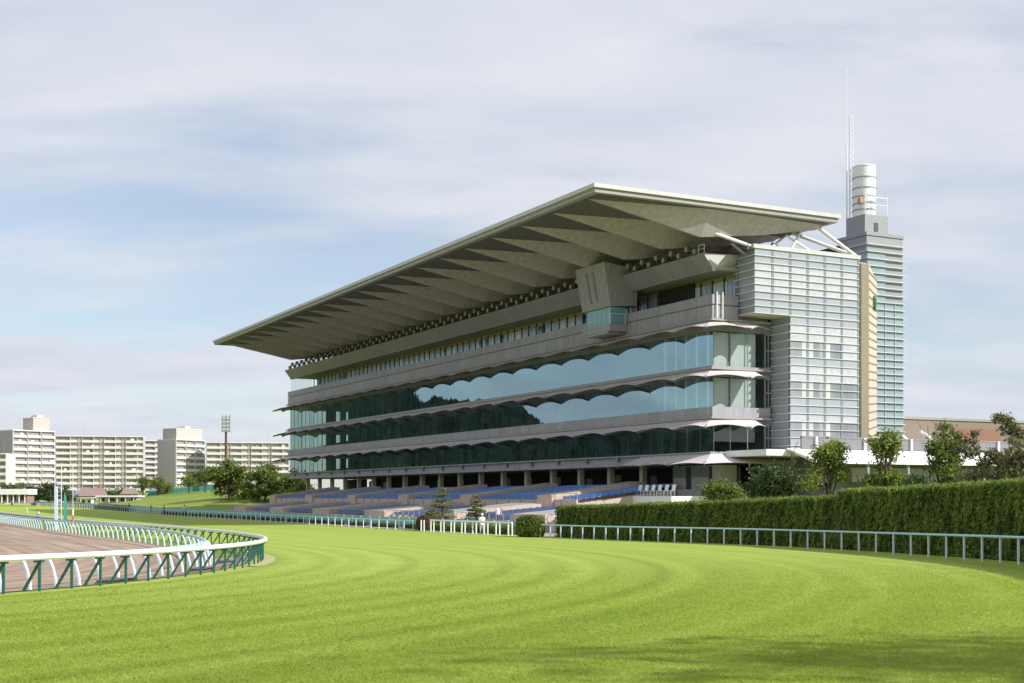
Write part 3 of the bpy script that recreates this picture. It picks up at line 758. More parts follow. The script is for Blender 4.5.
# ------------------------------------------------------------------ low annex to the right, brick hall behind it
ax = empty('annex_building', (P0[0], P0[1], 0), ROT, label='low white annex with a grey roof parapet behind the hedge trees', cat='building')
mb().box(-8.2, -2, -75, -9.6, -3.6, 5.6).build('wall', M['panel_dark'], ax)
pr = mb().box(-8.4, -8.2, -75, -6.0, 5.35, 6.55).box(-8.45,-8.1,-75,-6,6.552,6.75).build('roof_parapet', M['panel_dark'], ax)
for k in range(9): mb().box(-8.65, -8.402, -8-7.2*k-.14, -8-7.2*k+.14, 4.9, 6.7).build('parapet_post', M['white'], pr)
mb().hexa([(-13.0,-75,3.55),(-8.2,-75,5.2),(-8.2,-4,5.2),(-13.0,-4,3.55),(-13.0,-75,3.9),(-8.2,-75,5.348),(-8.2,-4,5.348),(-13.0,-4,3.9)]).build('canopy_roof', M['white'], ax)
mb().box(-8.2, -.8, -9.5, -1.2, 4.5, 5.2).build('roof_slab', M['white'], ax)
for k in range(12): mb().box(-12.6,-12.3,-6-6.0*k-.15,-6-6.0*k+.15,-3.6,3.6).build('canopy_post', M['panel_grey'], ax)
mb().box(-10.0,-9.85,-75,-12,1.6,3.2).box(-9.0,-8.9,-75,-12,-3.6,.9).build('wall_panel', M['panel_grey'], ax)
for b0, b1 in ((-2.2, 1.2), (-6.6, -3.2)):
    pass
# white panels and doors beneath the entrance awning
en = empty('entrance_kiosk', (P0[0], P0[1], 0), ROT, label='white panelled kiosk in the shade under the low entrance awning', cat='kiosk')
mb().box(-.5, 9, -3.0, -.6, .0, 3.6).build('wall', M['concrete'], en)
mb().box(5.2, 6.2, -.598, -.55, .0, 3.5).build('door', M['dark'], en); mb().box(1.0, 1.6, -.598, -.55, 0, 3.5).build('door', M['dark'], en)
mb().box(1.7, 5.1, -.598, -.5, 2.2, 3.5).build('window', M['glass_clear'], en); mb().box(6.3,8.9,-.598,-.5,2.2,3.5).build('window', M['glass_clear'], en)
mb().box(-1, 12, .2, 6.5, -3.6, -.02).build('platform', M['white'], en)
for k in range(3): mb().box(-.7-2.4*k, -.45-2.4*k, -3.4, -3.1, -3.6, 3.4).build('post', M['steel_dark'], en)
gsx = tag(mb().box(-6.2, -6.0, -6.2, -2.6, -3.6, 1.5).box(-6.3,-5.9,-6.3,-6.2,-3.6,1.6).box(-6.3,-5.9,-2.6,-2.5,-3.6,1.6).build('screen', plain('green_screen', (.22,.36,.22), .7, .08, 1)), 'pale green screen panel standing between dark bushes by the entrance', 'screen')
gsx.location = (P0[0], P0[1], 0); gsx.rotation_euler = (0,0,ROT)
# white chairs
def chair():
    r = empty('chair')
    MB().box(-.22,.22,-.22,.22,.42,.46).build('seat', M['white'], r)
    MB().hexa([(-.22,.19,.46),(.22,.19,.46),(.22,.23,.46),(-.22,.23,.46),(-.22,.30,.95),(.22,.30,.95),(.22,.34,.95),(-.22,.34,.95)]).build('backrest', M['white'], r)
    for x in (-.19,.19):
        for y in (-.19,.19): MB().box(x-.02,x+.02,y-.02,y+.02,0,.42).build('leg', M['white'], r)
    return r
ch = chair()
for k in range(6):
    c = ch if k == 0 else dup_tree(ch)
    p = stand_pt(1.0+1.4*k, 5.2); c.location = (p[0], p[1], EYE-.02); c.rotation_euler = (0,0,ROT+math.pi); c.scale = (1.5,1.5,1.4)
    tag(c, 'white plastic chair in the row on the white platform under the low awning', 'chair', 'white chairs on the entrance platform')

bh = empty('brick_hall', (62, 205, 0), math.atan2(V[1], V[0]), label='flat-roofed brown hall with red brick end behind the annex', cat='building')
mb().box(-8, 40, 0, 18, -3.6, 12.2).build('wall', M['brick'], bh)
mb().box(-8.2, 40.2, -.2, 18.2, 12.202, 12.6).build('roof_cap', M['roof_edge'], bh)
mb().box(8.5, 21.0, -.5, -.003, -3.6, 11.0).build('brick_bay', M['brick_red'], bh)
mb().box(-7.6, 8, -6, -.6, 6.0, 8.2).build('lean_to', M['tower_grey'], bh)
for k in range(3): mb().beam((-8+5.5*k,-6,10.2-.2*k),(-4+5.5*k,-6,7.9),.5,.35).build('roof_brace', M['white'], bh)
mb().box(-7.8, 8.2, -6.2, -.6, 8.202, 8.5).build('lean_to_roof', M['white'], bh)

# ------------------------------------------------------------------ seating terraces
def terrace(label, a0, a1, taper, b_top, b_bot, z_top, z_bot, rows, wall_h, base, aisles, seatmat, aisle_w=3.0):
    r = empty('seating_terrace', (P0[0], P0[1], 0), ROT, label=label, cat='terrace')
    st = mb(); dz = (z_top-z_bot)/rows; db = (b_bot-b_top)/rows
    seats = []
    for k in range(rows):
        b0 = b_top+db*k; z = z_top-dz*(k+1); ae = a1+taper*k/rows
        st.box(a0, ae, b0, b0+db-.002, base, z)
        a = a0+.6
        while a < ae-1:
            if all(not (c-aisle_w/2-.2 < a < c+aisle_w/2+.2) for c in aisles): seats.append((a, b0+db*.45, z))
            a += .56
    st.build('terrace_steps', M['beige'], r)
    fw = mb().box(a0, a1+taper, b_bot, b_bot+.25, base, z_bot+wall_h).build('wall', M['beige'], r)
    a = a0
    while a < a1+taper: mb().box(a-.09, a+.09, b_bot+.252, b_bot+.34, base, z_bot+wall_h+.05).build('wall_pilaster', M['concrete'], fw); a += 3.4
    rr = mb(); a = a0
    rr.tube((a0, b_bot+.1, z_bot+wall_h+.75), (a1+taper, b_bot+.1, z_bot+wall_h+.75), .035, 5)
    while a < a1+taper: rr.tube((a, b_bot+.1, z_bot+wall_h), (a, b_bot+.1, z_bot+wall_h+.75), .03, 4); a += 1.7
    rr.build('handrail', M['concrete'], r)
    for c in aisles:
        w = aisle_w/2
        m = mb().hexa([(c-w,b_top+1,base),(c+w,b_top+1,base),(c+w,b_bot+.6,base),(c-w,b_bot+.6,base),
                       (c-w,b_top+1,z_top+.95),(c+w,b_top+1,z_top+.95),(c+w,b_bot+.6,z_bot+.92),(c-w,b_bot+.6,z_bot+.92)])
        st_ = m.build('stair_wall', M['beige'], r)
        m2 = mb().hexa([(c-w+.5,b_top+1.6,z_top+.8),(c+w-.5,b_top+1.6,z_top+.8),(c+w-.5,b_bot-.6,z_bot+.8),(c-w+.5,b_bot-.6,z_bot+.8),
                        (c-w+.5,b_top+1.6,z_top+1.02),(c+w-.5,b_top+1.6,z_top+1.02),(c+w-.5,b_bot-.6,z_bot+1.02),(c-w+.5,b_bot-.6,z_bot+1.02)])
        m2.build('stair_cap', M['concrete'], st_)
    # the hundred nearest seats as parts, the rest one mass
    pr = MB().box(-.23,.23,-.2,.2,.40,.46).box(-.23,.23,-.26,-.2,.40,.78)
    seats.sort(key=lambda s: (s[0]-0)**2*.05+(s[1]-20)**2 if s[0] > 9 else 1e9)
    s0 = pr.build('seat', seatmat, r)
    for i, (a, b, z) in enumerate(seats[:100]):
        c = s0 if i == 0 else dup(s0, r)
        c.location = (a, b, z+D)
    base_v = np.array(pr.v); F4 = [list(f) for f in s0.data.polygons and [tuple(p.vertices) for p in s0.data.polygons]]
    fa = np.array(F4); off = np.array(seats[100:])+np.array((0,0,D))
    allq = (base_v[fa][None] + off[:, None, None, :]).reshape(-1, 4, 3)
    n = len(off)
    me = bpy.data.meshes.new('seat_rows')
    vs = (base_v[None]+off[:, None, :]).reshape(-1, 3); fs = (fa[None]+np.arange(n)[:, None, None]*len(base_v)).reshape(-1, 4)
    me.from_pydata(vs.tolist(), [], fs.tolist()); me.materials.append(seatmat)
    o = link('seat_rows', me, r); o['kind'] = 'stuff'
    return r
terrace('upper terrace of bright blue seats just below the dark colonnade', 7, 118, 7, .3, 14, .8, -.8, 16, .38, -3.6, [22*k+14 for k in range(6)], M['seat_blue'], 3.6)
terrace('lower terrace of violet blue seats behind the teal fence', -22, 98, 9, 16.5, 28, -1.85, -2.75, 13, .2, -3.6, [21*k-8 for k in range(6)], M['seat_violet'], 7.0)
cw = mb().box(-24, 112, 14.3, 16.5, -3.6, -1.95); o = cw.build('concourse_path', M['beige']); o.location = (P0[0],P0[1],0); o.rotation_euler = (0,0,ROT); o['kind'] = 'structure'
ap = mb().box(-40, 215, 28.3, 36.2, -4.1, -3.58); o = ap.build('apron_pavement', M['apron']); o.location = (P0[0],P0[1],0); o.rotation_euler = (0,0,ROT); o['kind'] = 'structure'

# ------------------------------------------------------------------ rails and fences
def rail(name, label, s_vals, r, height, post_fn, rail_fn, postmat, railmat, cat='rail', group=None, maxparts=100, also=None):
    root = empty(name, trk3(s_vals[len(s_vals)//2], r), label=label, cat=cat, group=group)
    ox = Vector(root.location)
    order = sorted(s_vals, key=lambda s: np.hypot(*trk(s, r)))
    near = order[:maxparts]; rest = order[maxparts:]
    for s in near: post_fn(MB(), s, ox).build('post', postmat, root)
    if rest:
        m = MB()
        for s in rest: post_fn(m, s, ox)
        o = m.build('posts', postmat, root); o['kind'] = 'stuff'
    rail_fn(s_vals[0], s_vals[-1], ox).build('top_rail', railmat, root, True)
    return root
def L(p, ox): return (p[0]-ox.x, p[1]-ox.y, p[2]-ox.z)
def linspace_s(a, b, step): return list(np.arange(a, b+1e-6, step))
def simple_post(r, h, w=.06):
    def f(m, s, ox):
        p = L(trk3(s, r, .0), ox); return m.tube(p, (p[0], p[1], p[2]+h), w, 6)
    return f
def simple_rail(r, zs, rad, rad2=None):
    def f(s0, s1, ox):
        m = MB()
        for z in zs:
            m.path([L(trk3(s, r, z), ox) for s in np.arange(s0, s1+.01, 1.0 if s0 < 0 else 3.0)], rad, 8, rad2)
        return m
    return f
def s_at(px, r):     # arc position on the outside curve seen at a photo column
    best = min(np.arange(-120, 300, .1), key=lambda s: abs((lambda p: 512+F*p[0]/p[1] if p[1] > 5 else 9e9)(trk(s, r))-px) + (0 if s > -62 else 1e6))
    return float(best)
sg = s_at(514, ROUT); sg2 = s_at(413, ROUT)
rail('track_rail', 'pale blue single rail on thin posts curving below the tall hedge', linspace_s(-74, sg, 1.78), ROUT, 1.1,
     simple_post(ROUT, 1.08, .055), simple_rail(ROUT, [1.1], .075, .06), M['post_blue'], M['rail_blue'])
def gate_post(m, s, ox):
    p = L(trk3(s, ROUT), ox); q = L(trk3(s+.75, ROUT), ox)
    m.tube(p, (p[0],p[1],p[2]+1.18), .07, 6); return m.tube(q, (q[0],q[1],q[2]+1.18), .07, 6)
rail('gate_rail', 'white gate rail with paired posts between the pines and the turf', linspace_s(sg+.4, sg2-1, 2.45), ROUT, 1.2,
     gate_post, simple_rail(ROUT, [1.2], .085), M['post_white'], M['post_white'], 'gate')
rail('stand_rail', 'thin white-posted rail along the turf in front of the terraces', linspace_s(sg2, 420, 2.4), ROUT, 1.05,
     simple_post(ROUT, 1.05, .05), simple_rail(ROUT, [1.07], .06), M['post_white'], M['rail_blue'])
# teal screen fence behind it
tf = empty('screen_fence', trk3(100, ROUT+3), label='long teal panel fence behind the low clipped hedges by the terraces', cat='fence')
ox = Vector(tf.location); m = MB(); m2 = MB()
sv = np.arange(sg2-22, 420, 3.0)
for s in sv:
    a, b = L(trk3(s+.06, ROUT+3), ox), L(trk3(s+2.94, ROUT+3), ox)
    m.hexa([(a[0],a[1],a[2]+.15),(b[0],b[1],b[2]+.15),(b[0]+.03,b[1]+.06,b[2]+.15),(a[0]+.03,a[1]+.06,a[2]+.15),
            (a[0],a[1],a[2]+1.25),(b[0],b[1],b[2]+1.25),(b[0]+.03,b[1]+.06,b[2]+1.25),(a[0]+.03,a[1]+.06,a[2]+1.25)])
    (MB().tube(a, (a[0],a[1],a[2]+1.32), .05, 5).build('post', M['post_blue'], tf) if s < sv[90] else m2.tube(a, (a[0],a[1],a[2]+1.32), .05, 5))
m.build('panel', M['teal'], tf); o = m2.build('posts', M['post_blue'], tf); o['kind'] = 'stuff'

# inside rail of the turf course: green struts, thick white cap rail
def turf_post(m, s, ox):
    p = trk3(s, RIN-.12); q = trk3(s, RIN-.72); t = trk3(s, RIN+.02)
    a, b, c = L(p, ox), L(q, ox), L(t, ox)
    m.beam(a, (a[0], a[1], a[2]+.93), .075, .075)
    m.beam((b[0],b[1],b[2]), (a[0],a[1],a[2]+.91), .07, .07)
    d = L(trk3(s, RIN-.3), ox)
    return m.beam((d[0],d[1],d[2]+.93), (c[0],c[1],c[2]+.93), .12, .07)
rail('turf_rail', 'thick white rail on braced green posts around the turf bend', linspace_s(-62, 240, 2.05), RIN, 1.2,
     turf_post, simple_rail(RIN, [1.06], .11, .10), M['post_green'], M['rail_white'])
def dirt_post(m, s, ox):
    P = [L(trk3(s, 52.75-.30*t*t, h), ox) for t, h in ((0,0),(.35,.35),(.65,.7),(.9,.98),(1.2,1.1))]
    return m.path(P, .06, 6)
rail('dirt_rail', 'pale blue rail on bent posts along the brown dirt course', linspace_s(-64, 240, 2.0), 52.2, 1.1,
     dirt_post, simple_rail(52.3, [1.12], .085), M['post_blue'], M['rail_blue'])
for k, (s, lab) in enumerate([(-46,'dark drain lid by the second near green post'), (-33,'dark drain lid under the middle of the near white rail'), (-22,'dark drain lid near the tip of the white rail bend')]):
    o = MB().box(-.9,.9,-.35,.35,-.05,.14).box(-.95,.95,-.4,.4,-.05,.06).build('drain_lid', M['steel_dark']); o.location = trk3(s, 53.4); o.rotation_euler = (0,0,math.atan2(*(trk(s+1,53)-trk(s,53))[::-1]))
    tag(o, lab, 'drain cover', 'drain lids between the two rails')

# ------------------------------------------------------------------ hedges
def hedge(name, label, s0, s1, rfront, depth, h0, h1, n, size, mat='leaf_hedge', seed=5, group=None, cat='hedge', bumps=.12):
    g = np.random.default_rng(seed)
    root = empty(name, trk3((s0+s1)/2, rfront), label=label, cat=cat, group=group); ox = np.array(root.location)
    ss_ = np.linspace(s0, s1, max(3, int(abs(s1-s0)/1.2)))
    m = MB(); rows = []
    for s in ss_:
        f = (s-s0)/(s1-s0); h = h0+(h1-h0)*f
        rows.append([trk3(s, rfront+.22, 0), trk3(s, rfront+.16, h*.5), trk3(s, rfront+.25, h-.22), trk3(s, rfront+depth*.5, h-.12), trk3(s, rfront+depth-.25, h-.25), trk3(s, rfront+depth-.2, 0)])
    vs = [tuple(np.array(p)-ox) for r_ in rows for p in r_]; n_ = 6
    fs = [(i*n_+j, i*n_+j+1, (i+1)*n_+j+1, (i+1)*n_+j) for i in range(len(rows)-1) for j in range(5)]
    fs += [tuple(range(6)), tuple(range((len(rows)-1)*6, len(rows)*6))]
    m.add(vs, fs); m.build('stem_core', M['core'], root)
    # sprays on the faces
    f = g.uniform(0, 1, n); s = s0+(s1-s0)*f; h = h0+(h1-h0)*f
    per = g.uniform(0, 1, n); face = np.where(per < .66, 0, np.where(per < .93, 1, 2))
    wob = .5*np.sin(s*1.9+1.3*np.sin(s*.7))+.5*np.sin(s*4.7+2*np.sin(s*1.1))
    t = g.uniform(0, 1, n)
    hh = np.where(face == 0, t*h, h + wob*.05 + g.normal(size=n)*.06)
    clump = np.sin(s*6.1+np.sin(hh*1.7+s)*1.6)*np.sin(hh*2.3+s*1.7)
    rr = np.where(face == 0, .08+.10*wob*bumps*4+.13*clump+g.normal(size=n)*.06, np.where(face == 1, g.uniform(0, 1, n)*depth, depth))
    rr = np.where((face == 0), rr+.12*(hh/h)**4, rr)
    hh = np.where(face == 1, hh-.15*(np.abs(rr/depth-.5)*2)**4, hh)
    hh = np.where(face == 2, t*h, hh)
    P = np.array([trk3(a, rfront+b, c) for a, b, c in zip(s, rr, hh)])-ox
    rad = np.array([(lambda q: (q[0]-CEN[0], q[1]-CEN[1]))(trk(a, rfront)) if a < 0 else tuple(V) for a in s]); rad /= np.linalg.norm(rad, axis=1, keepdims=True)
    O = np.zeros((n, 3)); O[:, :2] = -rad*np.where(face == 0, 1.1, np.where(face == 1, .1, -1.1))[:, None]; O[:, 2] = np.where(face == 1, 1.2, .75)
    leaves('foliage', P, size, M[mat], root, O*.8, seed=seed, upbias=2.0, aspect=.4)
    k = 260; f = g.uniform(0, 1, k); sh = s0+(s1-s0)*f; hh2 = h0+(h1-h0)*f; tw_ = MB()     # stray shoots along the top
    for a, hz in zip(sh, hh2):
        b_ = g.uniform(.1, .9)*depth; p_ = np.array(trk3(a, rfront+b_, hz-.1))-ox; tw_.path([tuple(p_), tuple(p_+np.array((g.normal()*.08, g.normal()*.08, g.uniform(.12, .42))))], [.022, .006], 4, cap=False)
    if size > .12 and n > 20000: tag(tw_.build('stray_shoots', M[mat], root), kind='stuff')
    return root
sA = s_at(838, ROUT+2.2); sB = s_at(556, ROUT+2.2)
hedge('tall_hedge', 'tall clipped green hedge with level top at the right edge', -72, sA, ROUT+2.0, 2.2, 3.6, 3.5, 95000, .125, seed=5)
hedge('tall_hedge', 'tall clipped hedge with a yellowish top sloping down toward the terraces', sA+.15, sB, ROUT+2.1, 2.0, 3.15, 2.62, 48000, .125, seed=6)
for k, (p0, p1) in enumerate([(470, 512), (416, 468)]):
    hedge('low_hedge', ['low clipped hedge strip behind the white gate under the taller pine','low clipped hedge strip behind the white gate beside the round bush'][1-k], s_at(p1, ROUT+1.6), s_at(p0, ROUT+1.6), ROUT+1.4, 1.0, .75, .75, 2500, .12, 'leaf_mid', seed=20+k, group='low hedges behind the rail')
s = sg2+2; k = 0
while s < 170:
    ln = 5.5+2.0*math.sin(k*1.7)
    hedge('low_hedge', 'short dark hedge between the white rail posts and the teal fence', s, s+ln, ROUT+2.0, .7, .48, .48, int(900), .11, 'leaf_dark', seed=40+k, group='short hedges along the teal fence')
    s += ln+2.5; k += 1
s = 205; k = 0
while s < 330:
    hedge('low_hedge', 'far dark hedge block behind the rail near the lawn bank', s, s+7, ROUT+1.2, 1.2, 1.0, 1.0, 500, .18, 'leaf_dark', seed=70+k, group='far hedge blocks by the lawn bank')
    s += 9.5; k += 1
# clipped round bush
g = np.random.default_rng(3)
def box_bush(name, px, Y, w, h, label, mat, n, size, seed, cat='bush', power=4, group=None):
    g = np.random.default_rng(seed); x, y, z = atpx(px, Y); root = empty(name, (x, y, z), label=label, cat=cat, group=group)
    d = g.normal(size=(n, 3)); d /= (np.sum(np.abs(d)**power, 1)**(1/power))[:, None]
    keep = d[:, 2] > -.95; d = d[keep]
    P = d*np.array((w/2, w/2, h/2))*(.93+.10*g.uniform(size=(len(d),1))) + np.array((0,0,h/2))
    leaves('foliage', P, size, M[mat], root, d*.7, seed=seed, upbias=.6, aspect=.5)
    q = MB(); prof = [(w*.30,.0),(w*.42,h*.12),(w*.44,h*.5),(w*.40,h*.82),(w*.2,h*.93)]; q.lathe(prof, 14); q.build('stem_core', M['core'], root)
    return root
box_bush('clipped_bush', 530.5, 112, 2.4, 1.85, 'clipped round green bush beside the end of the pale blue rail', 'leaf_mid', 5000, .12, 31)
box_bush('round_bush', 424, 135, 1.6, 1.6, 'reddish brown round bush left of the taller cloud-pruned pine', 'leaf_red', 2500, .12, 32, power=2.2)
box_bush('round_bush', 433, 137, 2.0, 2.2, 'olive round bush tucked behind the reddish bush', 'leaf_pine', 2200, .13, 33, power=2.2)

def cloud_pine(px, Y, h, w, label, seed):
    g = np.random.default_rng(seed); x, y, z = atpx(px, Y)
    root = empty('cloud_pine', (x, y, z), label=label, cat='pine tree', group='cloud-pruned pines by the white gate')
    P = []; O = []; tr = MB(); n = 7
    tr.path([(0,0,-.1),(.06,.02,h*.3),(-.06,0,h*.6),(.05,0,h*.97)], [.12,.10,.08,.04], 7)
    for k in range(n):
        f = k/(n-1); zz = h*(.16+.82*f); R_ = w/2*(1-f*.72)
        pads = 1 if k == n-1 else (4 if f < .6 else 3)
        for q in range(pads):
            a = 2*math.pi*q/pads+k*1.1+g.uniform(-.3,.3)
            c = np.array((math.cos(a)*R_*.62, math.sin(a)*R_*.62, zz+g.uniform(-.1,.1))) if pads > 1 else np.array((0,0,zz))
            pr = np.array((R_*.40+.12, R_*.40+.12, .13)) if pads > 1 else np.array((.5,.5,.16))
            d = g.normal(size=(170, 3)); d /= np.linalg.norm(d, axis=1, keepdims=True); rr = g.uniform(.4, 1, (170,1))**.4
            P.append(c+d*rr*pr); O.append(d)
            if pads > 1: tr.path([(0,0,zz-.15), tuple(c*np.array((.8,.8,1))-np.array((0,0,.12)))], [.05,.025], 5)
    leaves('crown', np.concatenate(P), .13, M['leaf_pine'], root, np.concatenate(O)*.4, upbias=1, seed=seed, aspect=.35)
    tr.build('trunk', M['bark'], root, True)
cloud_pine(442.5, 140, 4.5, 3.7, 'taller cloud-pruned pine with layered pads behind the white gate', 51)
cloud_pine(476.5, 141, 3.75, 3.1, 'shorter cloud-pruned pine to the right of the taller one', 52)

# ------------------------------------------------------------------ trees
def tr_px(name, px, Y, ytop, ybase, wpx, label, mat, n, size, seed, shape='round', cat='tree', group=None, nsub=40, spread=.45, trunk_r=.15):
    x, y, z = atpx(px, Y); sc = Y/F; zt = EYE+(HOR-ytop)*sc-z; zb = EYE+(HOR-ybase)*sc-z; w = wpx*sc/2
    g = np.random.default_rng(seed); blobs = []
    k = {'round':7, 'loose':12, 'spread':7, 'bush':6}[shape]
    hc = zt-max(zb, 0)
    for q in range(k):
        a = 2*math.pi*q/k+g.uniform(-.4,.4); f = (g.uniform(.2, .95) if shape == 'loose' else max(0, (q+.3)/k-.12)) if shape != 'bush' else g.uniform(.25,.75)
        rad = w*g.uniform(.18,.34) if shape == 'loose' else w*g.uniform(.45,.66)
        rz = min(rad*g.uniform(.7,1.0), hc*.42)
        off = max(0, w-rad)*g.uniform(.55, 1.0)*(1.15-f*.55)
        blobs.append(((math.cos(a)*off, math.sin(a)*off*.8, max(zb,.0)+rz+(hc-2*rz)*f), (rad, rad, rz)))
    rz = hc*(.3 if shape != 'loose' else .2); blobs.append(((w*g.uniform(-.2,.2), 0, zt-rz), (w*.45, w*.45, rz)))
    return tree(name, (x, y, z), label, cat, blobs, n, size, mat, trunk_r, nsub, spread, seed, group)
def branch_tree(name, px, Y, ytop, label, cat, mat, seed, wpx, lean=0.0, stems=2, per=26, size=.12, group=None, bare=0.0, low=.28):
    g = np.random.default_rng(seed); x, y, z = atpx(px, Y); h = EYE+(HOR-ytop)*Y/F-z; W = wpx*Y/F/2
    root = empty(name, (x, y, z), label=label, cat=cat, group=group); m = MB(); tips = []
    def limb(p, d, ln, r, lvl):
        pts = [p]; q = np.array(p, float); dd = np.array(d, float)
        for i in range(4):
            dd = dd+g.normal(size=3)*.16+np.array((0,0,.06)); dd /= np.linalg.norm(dd); q = q+dd*ln/4; pts.append(q.copy())
        m.path([tuple(a) for a in pts], [r, r*.85, r*.7, r*.55, r*.35], 6 if lvl == 0 else 4, cap=False)
        if lvl >= 2 or ln < .5:
            tips.append((pts[-1], 1.0)); tips.append((pts[-2], .8)); return
        nb = [7, 4][lvl]
        for i in range(nb):
            t = (low if lvl == 0 else .3)+(1-(low if lvl == 0 else .3))*(i+.6)/nb; j = min(3, int(t*4)); f = t*4-j; b0 = pts[j]*(1-f)+pts[min(4, j+1)]*f
            a = g.uniform(0, 2*np.pi); e = np.array((math.cos(a), math.sin(a)*.8, g.uniform(.35, 1.3))); e = e/np.linalg.norm(e)
            l2 = (W*.80 if lvl == 0 else ln*.55)*g.uniform(.55, 1.1)*(1.15-.55*t if lvl == 0 else 1)
            limb(b0, e, l2, r*(.5 if lvl == 0 else .55), lvl+1)
        tips.append((pts[-1], .7))
    for k in range(stems):
        a = g.uniform(0, 2*np.pi); d = np.array((lean+.22*math.cos(a)*(stems > 1), .18*math.sin(a)*(stems > 1), 1.0)); d /= np.linalg.norm(d)
        limb(np.array((.12*k, .05*k, -.1)), d, h*(1.03 if k == 0 else g.uniform(.62, .88)), .085, 0)
    T_ = np.array([t for t, w in tips]); kz = (h-.15)/T_[:, 2].max(); kx = W*.95/np.percentile(np.abs(T_[:, 0]-np.median(T_[:, 0])), 92)
    kx = min(kx, 1.6); cx_ = np.median(T_[:, 0]); m.v = [(a-cx_*np.clip(c/2.5, 0, 1), b, c) for a, b, c in m.v]; tips = [(t-np.array((cx_*np.clip(t[2]/2.5, 0, 1), 0, 0)), w) for t, w in tips]; m.v = [(a*kx, b*kx, c*kz) for a, b, c in m.v]; tips = [(t*np.array((kx, kx, kz)), w) for t, w in tips]
    P = []
    for t, w in tips:
        if g.uniform() < bare: continue
        c = int(per*w*g.uniform(.4, 1.5)); sp = g.uniform(.12, .27)
        P.append(t+g.normal(size=(c, 3))*np.array((sp, sp, sp*.7)))
    leaves('crown', np.concatenate(P), size, M[mat], root, np.array((0,0,.4))[None], seed=seed)
    m.build('trunk', M['bark'], root, True)
# behind the hedge, right to left
YT = 'young trees behind the tall hedge'
branch_tree('leafy_tree', 1004, 80, 414, 'olive brown tree cut off by the right edge above the hedge', 'tree', 'leaf_rust', 61, 78, 0, 5, 56, .115, YT, .12)
tr_px('leafy_tree', 944, 88, 424, 500, 58, 'green young tree with bare twigs right of the lift tower', 'leaf_mid', 4400, .12, 62, 'loose', group=YT, nsub=85, spread=.25, trunk_r=.13)
tr_px('leafy_tree', 884, 88, 427, 500, 42, 'slender upright young tree in front of the tan tiled wall', 'leaf_bright', 3300, .12, 77, 'loose', group=YT, nsub=70, spread=.25, trunk_r=.12)
tr_px('leafy_tree', 829, 89, 441, 500, 54, 'yellow green young tree with leaning bare branch below the glazed block', 'leaf_bright', 4200, .12, 64, 'loose', group=YT, nsub=85, spread=.25, trunk_r=.13)
tr_px('dark_shrub', 776, 94, 466, 500, 74, 'broad dark shrub left of the leaning young tree', 'leaf_dark', 5200, .13, 65, 'bush', 'shrub', group='dark shrubs behind the tall hedge', nsub=60, spread=.35)
tr_px('dark_shrub', 722, 100, 481, 505, 50, 'low olive shrub in front of the white chairs', 'leaf_mid', 3200, .13, 66, 'bush', 'shrub', group='dark shrubs behind the tall hedge', spread=.3)
tr_px('dark_shrub', 912, 92, 476, 500, 60, 'low dark shrub between the slender tree and the tree with bare twigs', 'leaf_dark', 3600, .13, 67, 'bush', 'shrub', group='dark shrubs behind the tall hedge', spread=.35)
for k, (px, lean, h, lab) in enumerate([(803, -.30, 6.9, 'bare leaning branchy sapling left of the yellow green tree'), (932, -.1, 8.2, 'bare leafless sapling poking above the tree with twigs')]):
    x, y, z = atpx(px, 90); q = MB(); g = random.Random(k)
    q.path([(0,0,-.1),(lean*.6,0,h*.4),(lean*3,0,h)], [.09,.07,.015], 6)
    for j in range(14):
        f = .35+.6*j/14; bx = lean*3*f; e = (bx+g.uniform(-1.0,1.0), g.uniform(-.6,.6), h*f+g.uniform(.5,1.3)); q.path([(bx,0,h*f*.98), e], [.03,.008], 4)
    r = empty('bare_sapling', (x, y, z), label=lab, cat='sapling'); q.build('trunk', M['bark'], r, True)
# far trees by the lawn bank
FT = [(229,330,458,500,52,'tallest broad green tree left of the grandstand','leaf_mid',7500,.36,'round'),
      (265,322,464,508,58,'wide rounded tree just right of the tallest tree','leaf_mid',6500,.36,'round'),
      (290,318,469,508,46,'rounded tree next to the far end of the grandstand','leaf_mid',4500,.36,'round'),
      (302,300,480,500,22,'low bright bush under the far end of the glass floors','leaf_bright',1200,.3,'bush'),
      (205,400,468,489,30,'thin small tree left of the tallest tree','leaf_mid',1500,.3,'loose'),
      (189,410,474,489,22,'small sparse tree before the second tower block','leaf_bright',900,.3,'loose'),
      (158,420,478,492,22,'low spreading tree before the grey end wall','leaf_mid',1200,.3,'loose'),
      (167,425,483,494,14,'small rounded sapling right of the low spreading tree','leaf_mid',700,.3,'loose'),
      (143,430,477,493,16,'small spreading tree below the wide apartment slab','leaf_mid',900,.3,'loose'),
      (48,395,481,503,32,'dark green tree left of the steel mast','leaf_dark',2600,.33,'round'),
      (34,400,484,503,24,'dark green tree behind the white-roofed pavilion','leaf_dark',1800,.33,'round'),
      (12,420,483,497,36,'wide low dark tree crown above the pavilion roof','leaf_dark',1800,.33,'bush'),
      (66,410,487,503,20,'low dark bush right of the steel mast','leaf_dark',1200,.33,'bush')]
for k, (px, Y, yt, yb, w, lab, mat, n, sz, shp) in enumerate(FT):
    tr_px('far_tree', px, Y, yt, yb, w, lab, mat, n, sz, 80+k, shp, group='trees around the far end of the course', spread=.75, trunk_r=.28, nsub=45)
# distant greenery strip that closes the horizon
rowp = [(110,520,490,60,'low dark far bush row under the wide slab'),(185,520,489,80,'low far bush row behind the green net'),(250,520,488,70,'far bush row behind the tallest tree')]
for k, (px, Y, yt, w, lab) in enumerate(rowp):
    tr_px('far_shrub', px, Y, yt, 500, w, lab, 'leaf_dark', 1600, .5, 110+k, 'bush', 'shrub', 'far shrub rows under the apartment slabs', spread=1.0)
